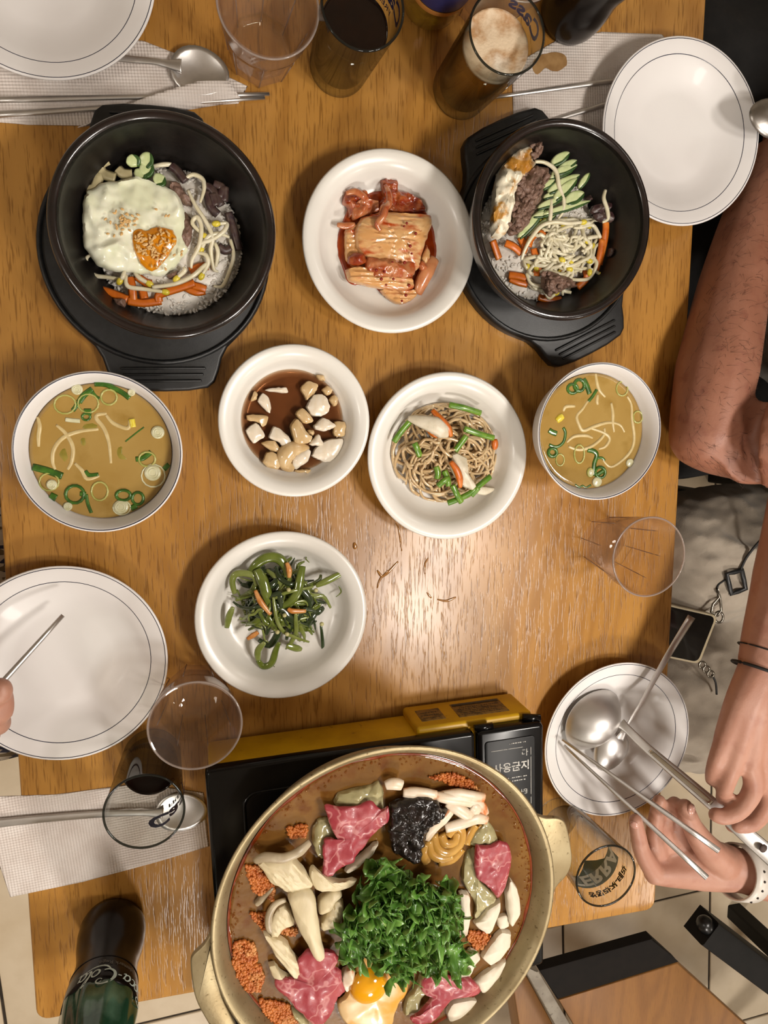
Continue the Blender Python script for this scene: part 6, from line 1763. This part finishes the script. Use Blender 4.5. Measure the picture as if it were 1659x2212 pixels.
# bare knees and lower legs
for y1, y0 in ((-.20, -.27), (-.405, -.46)):
    gB += [limb([W(.72, y1, -.165), W(.45, y1, -.170)], [.070, .060]), limb([W(.45, y1, -.170), W(.42, y1, -.42), W(.44, y1, -.69)], [.060, .050, .036]), limb([W(.45, y1, -.700), W(.33, y1, -.708)], [.036, .030])]
bodyB = mk('body', remesh(join(*gB), .0024, 4), SKIN_B, pb)
dress_head(bodyB, headB, (-1, -.1), HAIR_D); lips(bodyB, headB, (-1, -.1))
nail(at(*fingL[0][-1]), at(*fingL[0][-2]), .0070, bodyB, (-.75, 0, .65))
nail(at(*thumb[-1]), at(*thumb[-2]), .0088, bodyB, (.35, 0, .9))
nail(at(*fingB[0][-1]), at(*fingB[0][-2]), .0066, bodyB)
shirtB = [limb([shr, W(.86, -.36, .235), shl], [.066, .090, .066]), limb([W(.89, -.36, -.16), W(.87, -.36, .02), W(.87, -.36, .18), W(.87, -.36, .27)], [.150, .130, .140, .09]), limb([shr, W(.80, -.15, .18)], [.062, .056]), limb([shl, W(.85, -.56, .17)], [.062, .056]), limb([W(.85, -.24, .12), W(.82, -.20, .20)], [.08, .07]), limb([W(.87, -.48, .12), W(.86, -.53, .20)], [.08, .07])]
mk('shirt', wrinkled(remesh(join(*shirtB), .008, 4), .006, 18, 5), WHITET, bodyB)
shB = []
for y1, y0 in ((-.20, -.27), (-.405, -.45)):
    shB.append(limb([W(.88, y0, -.165), W(.72, y1, -.150), W(.62, y1, -.150)], [.112, .098, .090]))
shB += [limb([W(.88, -.27, -.17), W(.88, -.45, -.17)], [.118, .118]), limb([W(.74, -.24, -.165), W(.74, -.37, -.165)], [.085, .085])]
Vs, Fs = remesh(join(*shB), .005, 4)
Vs, Fs = wrinkled((Vs, Fs), .013, 17, 8, 'x')
mk('shorts', wrinkled((Vs, Fs), .006, 42, 3, 'x'), LINEN, bodyB)
for y1 in (-.20, -.405):
    mk('sandal', remesh(limb([W(.46, y1, -.712), W(.38, y1, -.712), W(.30, y1, -.714)], [.026, .026, .024]), .005, 2), BLACKC, bodyB)
# cords on the wrist
def wristring(c, ax, r, w, mat, name, parent, flat=1.0, n=40, kx=1.0, bandw=None):
    ax = ax.normalized(); a_ = ax.orthogonal().normalized(); b_ = ax.cross(a_)
    pts = [c + (a_ * math.cos(2 * math.pi * i / n) + b_ * math.sin(2 * math.pi * i / n)) * r for i in range(n)]
    if bandw is None:
        return mk(name, tube(pts, w, 8, closed=True), mat, parent)
    V, F = [], []
    for i in range(n):
        d = (pts[i] - c).normalized()
        for dx, dr in ((-bandw, 0), (-bandw, w), (bandw, w), (bandw, 0)):
            V.append(tuple(pts[i] + ax * dx + d * dr))
    for i in range(n):
        j = (i + 1) % n
        for k in range(4):
            F.append((i * 4 + k, i * 4 + (k + 1) % 4, j * 4 + (k + 1) % 4, j * 4 + k))
    return mk(name, (V, F), mat, parent)
CORD = pm('black_cord', '0d0c0c', .6, col2='161414', scale=300)
axr = wrr - at(1705, 1250, .100)
br = empty('bracelet', wrr - axr.normalized() * .006, 'thin black cord bracelet with a silver bar on the ladle wrist', 'bracelet')
wristring(wrr - axr.normalized() * .008, axr, .0262, .0008, CORD, 'cord', br)
cb = wrr - axr.normalized() * .008
mk('silver_bar', tube([cb + Vector((-.004, 0, .0268)), cb + Vector((.007, 0, .0262))], .0011, 8), STEEL, br)
hb = empty('hair_tie', wrr + axr.normalized() * .012, 'plain black hair tie worn on the ladle wrist', 'hair tie')
wristring(wrr + axr.normalized() * .011, axr, .0262, .0016, CORD, 'band', hb)
axl = wrl - at(1760, 1900, .060)
wt = empty('wrist_watch', wrl, 'white silicone watch band with punched holes on the chopstick wrist', 'watch')
WSIL = pm('white_silicone', 'd3cdc4', .4, col2='c9c2b8', scale=60)
wc = at(1601, 1884, .0675)
wristring(wc, axl, .0275, .0022, WSIL, 'watch_band', wt, bandw=.0105)
sdv = Vector((axl.y, -axl.x, 0)).normalized()
for k in range(5):
    an = math.radians(-42 + 19 * k)
    dd = Vector((0, 0, 1)) * math.cos(an) + sdv * math.sin(an)
    dd = (dd - axl.normalized() * dd.dot(axl.normalized())).normalized()
    V, F = ball((0, 0, 0), 1, 10, 6)
    cc = wc + dd * .0298
    mk('band_hole', ([tuple(cc + Vector((x, y, z)) * .0014) for x, y, z in V], F), pm('hole_shadow', '2a211c', .8, col2='332822', scale=90), wt)
mk('watch_case', remesh(limb([wc - Vector((0, 0, .0300)) + axl.normalized() * .006, wc - Vector((0, 0, .0300)) - axl.normalized() * .006], [.010, .010]), .002, 2), STEEL, wt)

# ---- phone on the lap with its strap
ph = empty('phone', at(1490, 1366, -.055), 'black screened phone in a beige case lying on the grey shorts', 'phone')
corners = [at(1380, 1290, -.052), at(1553, 1330, -.052), at(1512, 1436, -.052), at(1340, 1400, -.052)]
def quad_round(cs, ins, k=5, r=.009):
    c = sum((Vector((q.x, q.y, 0)) for q in cs), Vector()) / 4
    pts = []
    n = 4
    for i in range(n):
        p = Vector((cs[i].x, cs[i].y, 0)); a_ = Vector((cs[i - 1].x, cs[i - 1].y, 0)); b_ = Vector((cs[(i + 1) % n].x, cs[(i + 1) % n].y, 0))
        p = p + (c - p).normalized() * ins * 1.35
        d1 = (a_ - p).normalized() * r; d2 = (b_ - p).normalized() * r
        for j in range(k + 1):
            t = j / k
            pts.append((p + d1) * (1 - t) ** 2 + p * 2 * t * (1 - t) + (p + d2) * t * t)
    return [(q.x, q.y) for q in pts]
sharp(mk('phone_case', prism(quad_round(corners, 0), T - .062, T - .052, .002), pm('beige_case', '9c8f74', .5, col2='8f8268', scale=60), ph), 50)
mk('phone_screen', prism(quad_round(corners, .0042, r=.007), T - .0525, T - .0515, .0004), pm('dark_screen', '060606', .08, col2='0a0a0a', scale=20), ph)
GUN = pm('gunmetal_clasp', '8f8a80', .25, col2='7a756c', scale=80, metal=1.0)
sg = empty('phone_strap', at(1590, 1258, -.055), 'phone strap with black square buckle and metal clasp on the grey shorts', 'phone strap')
bk = [at(u, v, -.055) for u, v in ((1570, 1240), (1603, 1232), (1611, 1272), (1580, 1283))]
mk('buckle', tube([bk[0], bk[0].lerp(bk[1], .5), bk[1], bk[1].lerp(bk[2], .5), bk[2], bk[2].lerp(bk[3], .5), bk[3], bk[3].lerp(bk[0], .5)], .0032, 8, .7, closed=True), BLACKP, sg)
mk('strap_cord', tube(cr([at(u, v, -.058) for u, v in ((1572, 1250), (1553, 1262), (1549, 1275), (1550, 1286))], 5), .0012, 6), CORD, sg)
mk('strap_cord', tube(cr([at(u, v, h) for u, v, h in ((1598, 1236, -.056), (1612, 1205, -.05), (1640, 1170, -.04), (1690, 1120, -.02))], 5), .0016, 6), CORD, sg)
mk('clasp', tube([at(u, v, -.056) for u, v in ((1549, 1272), (1554, 1290), (1540, 1305), (1536, 1322), (1550, 1330), (1558, 1318), (1556, 1296), (1553, 1284))], .0016, 8, closed=True), GUN, sg)
mk('clasp_ring', tube([at(1553 + 9 * math.cos(t), 1333 + 12 * math.sin(t), -.056) for t in np.linspace(0, 6.28, 16)[:-1]], .0015, 8, closed=True), GUN, sg)
s2 = empty('strap_clasp', at(1535, 1450, -.06), 'small metal clasp at the lower phone corner on the grey shorts', 'clasp')
for u, v in ((1517, 1436), (1526, 1446), (1535, 1456)):
    mk('clasp_ring', tube([at(u + 7 * math.cos(t), v + 7 * math.sin(t), -.058) for t in np.linspace(0, 6.28, 14)[:-1]], .0013, 8, closed=True), GUN, s2)
mk('strap_cord', tube(cr([at(u, v, -.06) for u, v in ((1538, 1458), (1546, 1475), (1548, 1500))], 5), .0014, 6), CORD, s2)

# ---- person across the table, mostly beyond the frame
pc = empty('person', W(-.52, -.22, -T), 'person in patterned dress reaching a chopstick over the empty plate', 'person')
PATT = bpy.data.materials.new('patterned_cloth'); PATT.use_nodes = True
nt = PATT.node_tree
vo = nt.nodes.new('ShaderNodeTexVoronoi'); vo.inputs['Scale'].default_value = 95; vo.inputs['Randomness'].default_value = 1
tcn = nt.nodes.new('ShaderNodeTexCoord'); mpn = nt.nodes.new('ShaderNodeMapping'); mpn.inputs['Rotation'].default_value = (0, 0, .6); mpn.inputs['Scale'].default_value = (1, 2.2, 1)
nt.links.new(tcn.outputs['Object'], mpn.inputs[0]); nt.links.new(mpn.outputs[0], vo.inputs['Vector'])
rp = nt.nodes.new('ShaderNodeValToRGB'); rp.color_ramp.interpolation = 'CONSTANT'
for i, (pos, cc) in enumerate(((0, 'b9ae9e'), (.34, '2b2d44'), (.5, '6b5a3e'), (.64, 'c9bfb0'), (.82, '4a3b2c'), (.92, '8a8a8a'))):
    el_ = rp.color_ramp.elements[i] if i < 2 else rp.color_ramp.elements.new(pos)
    el_.position = pos; el_.color = srgb(cc)
nt.links.new(vo.outputs['Color'], rp.inputs[0]); nt.links.new(rp.outputs[0], nt.nodes['Principled BSDF'].inputs['Base Color'])
nt.nodes['Principled BSDF'].inputs['Roughness'].default_value = .85
hc = at(-52, 1535, .062)
sC = W(-.50, -.02, .22); eC = W(-.42, -.12, .06); s2C = W(-.50, -.42, .22)
gC = [limb([sC, eC], [.048, .036]), limb([eC, hc + Vector((-.06, .01, .012))], [.036, .024]), limb([hc + Vector((-.06, .01, .012)), hc + Vector((-.015, 0, .006))], [.024, .022]),
      limb([hc + Vector((-.03, .012, .008)), at(-12, 1500, .078), at(2, 1486, .080)], [.014, .0105, .0085]),
      limb([hc + Vector((-.012, .008, .012)), at(-20, 1540, .070), at(4, 1535, .066), at(8, 1505, .066)], [.013, .0105, .0095, .0080]),
      limb([hc + Vector((-.012, -.006, .008)), at(-14, 1565, .062), at(0, 1560, .052), at(-8, 1545, .048)], [.012, .0100, .009, .008]),
      limb([hc + Vector((-.014, -.018, .002)), at(-30, 1590, .052), at(-18, 1582, .042)], [.012, .0095, .008]), limb([hc + Vector((-.02, -.028, -.002)), at(-50, 1612, .044), at(-42, 1600, .036)], [.011, .0085, .007]),
      limb([s2C, W(-.45, -.42, .02)], [.048, .036]), limb([W(-.45, -.42, .02), W(-.33, -.36, -.10)], [.036, .024]), limb([W(-.33, -.36, -.10), W(-.27, -.33, -.115)], [.026, .022])]
neckC = W(-.53, -.22, .32); headC = W(-.50, -.22, .48)
gC += [limb([W(-.54, -.22, .10), neckC, headC - Vector((0, 0, .06))], [.09, .052, .050]), head_geo(headC, (1, 0)), limb([sC, W(-.53, -.22, .25), s2C], [.048, .066, .048])]
bodyC = mk('body', remesh(join(*gC), .0028, 4), SKIN_B, pc)
dress_head(bodyC, headC, (1, 0), HAIR_D); lips(bodyC, headC, (1, 0))
drC = [limb([sC - Vector((0, 0, .005)), W(-.53, -.22, .235), s2C - Vector((0, 0, .005))], [.064, .088, .064]), limb([W(-.55, -.22, -.16), W(-.53, -.22, .04), W(-.53, -.22, .26)], [.155, .13, .10]), limb([sC, W(-.49, -.03, .16)], [.060, .054]), limb([s2C, W(-.49, -.42, .16)], [.060, .054]), limb([W(-.53, -.10, .12), W(-.52, -.06, .19)], [.08, .07]), limb([W(-.53, -.34, .12), W(-.52, -.38, .19)], [.08, .07])]
for y1 in (-.13, -.30):
    drC += [limb([W(-.56, y1, -.17), W(-.25, y1, -.16), W(-.17, y1, -.17)], [.10, .085, .075]), limb([W(-.16, y1, -.18), W(-.16, y1, -.45), W(-.20, y1, -.69)], [.075, .062, .045])]
mk('dress', wrinkled(remesh(join(*drC), .007, 4), .006, 20, 6), PATT, bodyC)

# ---- chairs
def chair(loc, face, label, seat_mat, wood=BLACKW):
    e = empty('dining_chair', loc, label, 'chair')
    x, y = loc[0], loc[1]
    mk('seat', box(x - .20, x + .20, y - .20, y + .20, .42, .45, .012), seat_mat, e)
    for sx in (-1, 1):
        for sy in (-1, 1):
            mk('leg', box(x + sx * .18 - .018, x + sx * .18 + .018, y + sy * .18 - .018, y + sy * .18 + .018, 0, .42, .004), wood, e)
    bx = x + face * .19
    mk('backrest', box(bx - .012, bx + .012, y - .19, y + .19, .62, .86, .008), wood, e)
    for sy in (-1, 1):
        mk('back_post', box(bx - .014, bx + .014, y + sy * .17 - .014, y + sy * .17 + .014, .44, .64, .004), wood, e)
    return e
chair((.86, .16, 0), 1, 'black wooden dining chair under the person in black trousers', BLACKC)
chair((.95, -.325, 0), 1, 'black wooden dining chair under the person in grey shorts', BLACKC)
chair((-.60, -.22, 0), -1, 'black wooden dining chair under the person in the patterned dress', BLACKC)
# empty wooden chair at the foot of the table: dark band, plywood seat, grey side edge
wch = empty('wooden_chair', (.66, -1.02, 0), 'plywood seated chair with dark front band at the foot of the table', 'chair')
HSE = -.29
def q4(name, pts, z1, th, mat, r=.003):
    cs = [at(u, v, z1) for u, v in pts]
    return sharp(mk(name, prism([(c.x, c.y) for c in cs], T + z1 - th, T + z1, min(.003, th / 3), 2), mat, wch), 40)
q4('front_band', [(1165, 2097), (1205, 2160), (1466, 2079), (1410, 2028)], HSE + .003, .020, pm('dark_vinyl', '140f0b', .75, col2='100c09', scale=60, spec=.2), )
q4('seat', [(1207, 2161), (1530, 2700), (1780, 2650), (1640, 2240), (1464, 2080)], HSE, .022, SEATWOOD)
q4('side_edge', [(1130, 2090), (1470, 2700), (1520, 2700), (1164, 2098)], HSE + .012, .10, pm('grey_edge', '8d8577', .6, col2='7b7265', scale=40, col3='5c5246', scale3=90, lo3=.6, hi3=.7))
q4('side_panel', [(1105, 2110), (1200, 2700), (1460, 2700), (1132, 2098)], HSE - .06, .05, SEATWOOD)
for x, y in ((.95, -1.50), (1.15, -1.46), (.98, -1.62), (1.22, -1.58)):
    mk('leg', box(x - .018, x + .018, y - .018, y + .018, 0, T + HSE - .022, .004), BLACKW, wch)
# black chair whose arm bar reaches in at the lower corner
bch = empty('black_armchair', (.95, -.98, 0), 'black chair with a thick square arm bar ending in a round cap', 'chair')
A_, B_ = at(1536, 2020, -.16), at(2250, 2560, -.16)
d_ = (B_ - A_).normalized()
s_ = Vector((-d_.y, d_.x, 0))
poly = [A_ + s_ * .021, A_ - s_ * .021, B_ - s_ * .021, B_ + s_ * .021]
sharp(mk('arm_bar', prism([(p.x, p.y) for p in poly], T - .205, T - .16, .004, 2), BLACKW, bch), 40)
mk('end_cap', remesh(limb([A_ - d_ * .006 + s_ * .006 - Vector((0, 0, .014)), A_ + d_ * .004 + s_ * .004 - Vector((0, 0, .014))], [.013, .013]), .003, 3), pm('black_rubber', '0b0b0b', .3, col2='111111', scale=80), bch)
for p in (A_.lerp(B_, .72), A_.lerp(B_, .97)):
    mk('leg', box(p.x - .018, p.x + .018, p.y - .018, p.y + .018, 0, T - .205, .004), BLACKW, bch)
sx0, sy0 = A_.lerp(B_, .75).x, A_.lerp(B_, .75).y
mk('seat', box(sx0 + .03, sx0 + .40, sy0 - .30, sy0 + .06, .40, .44, .012), BLACKC, bch)
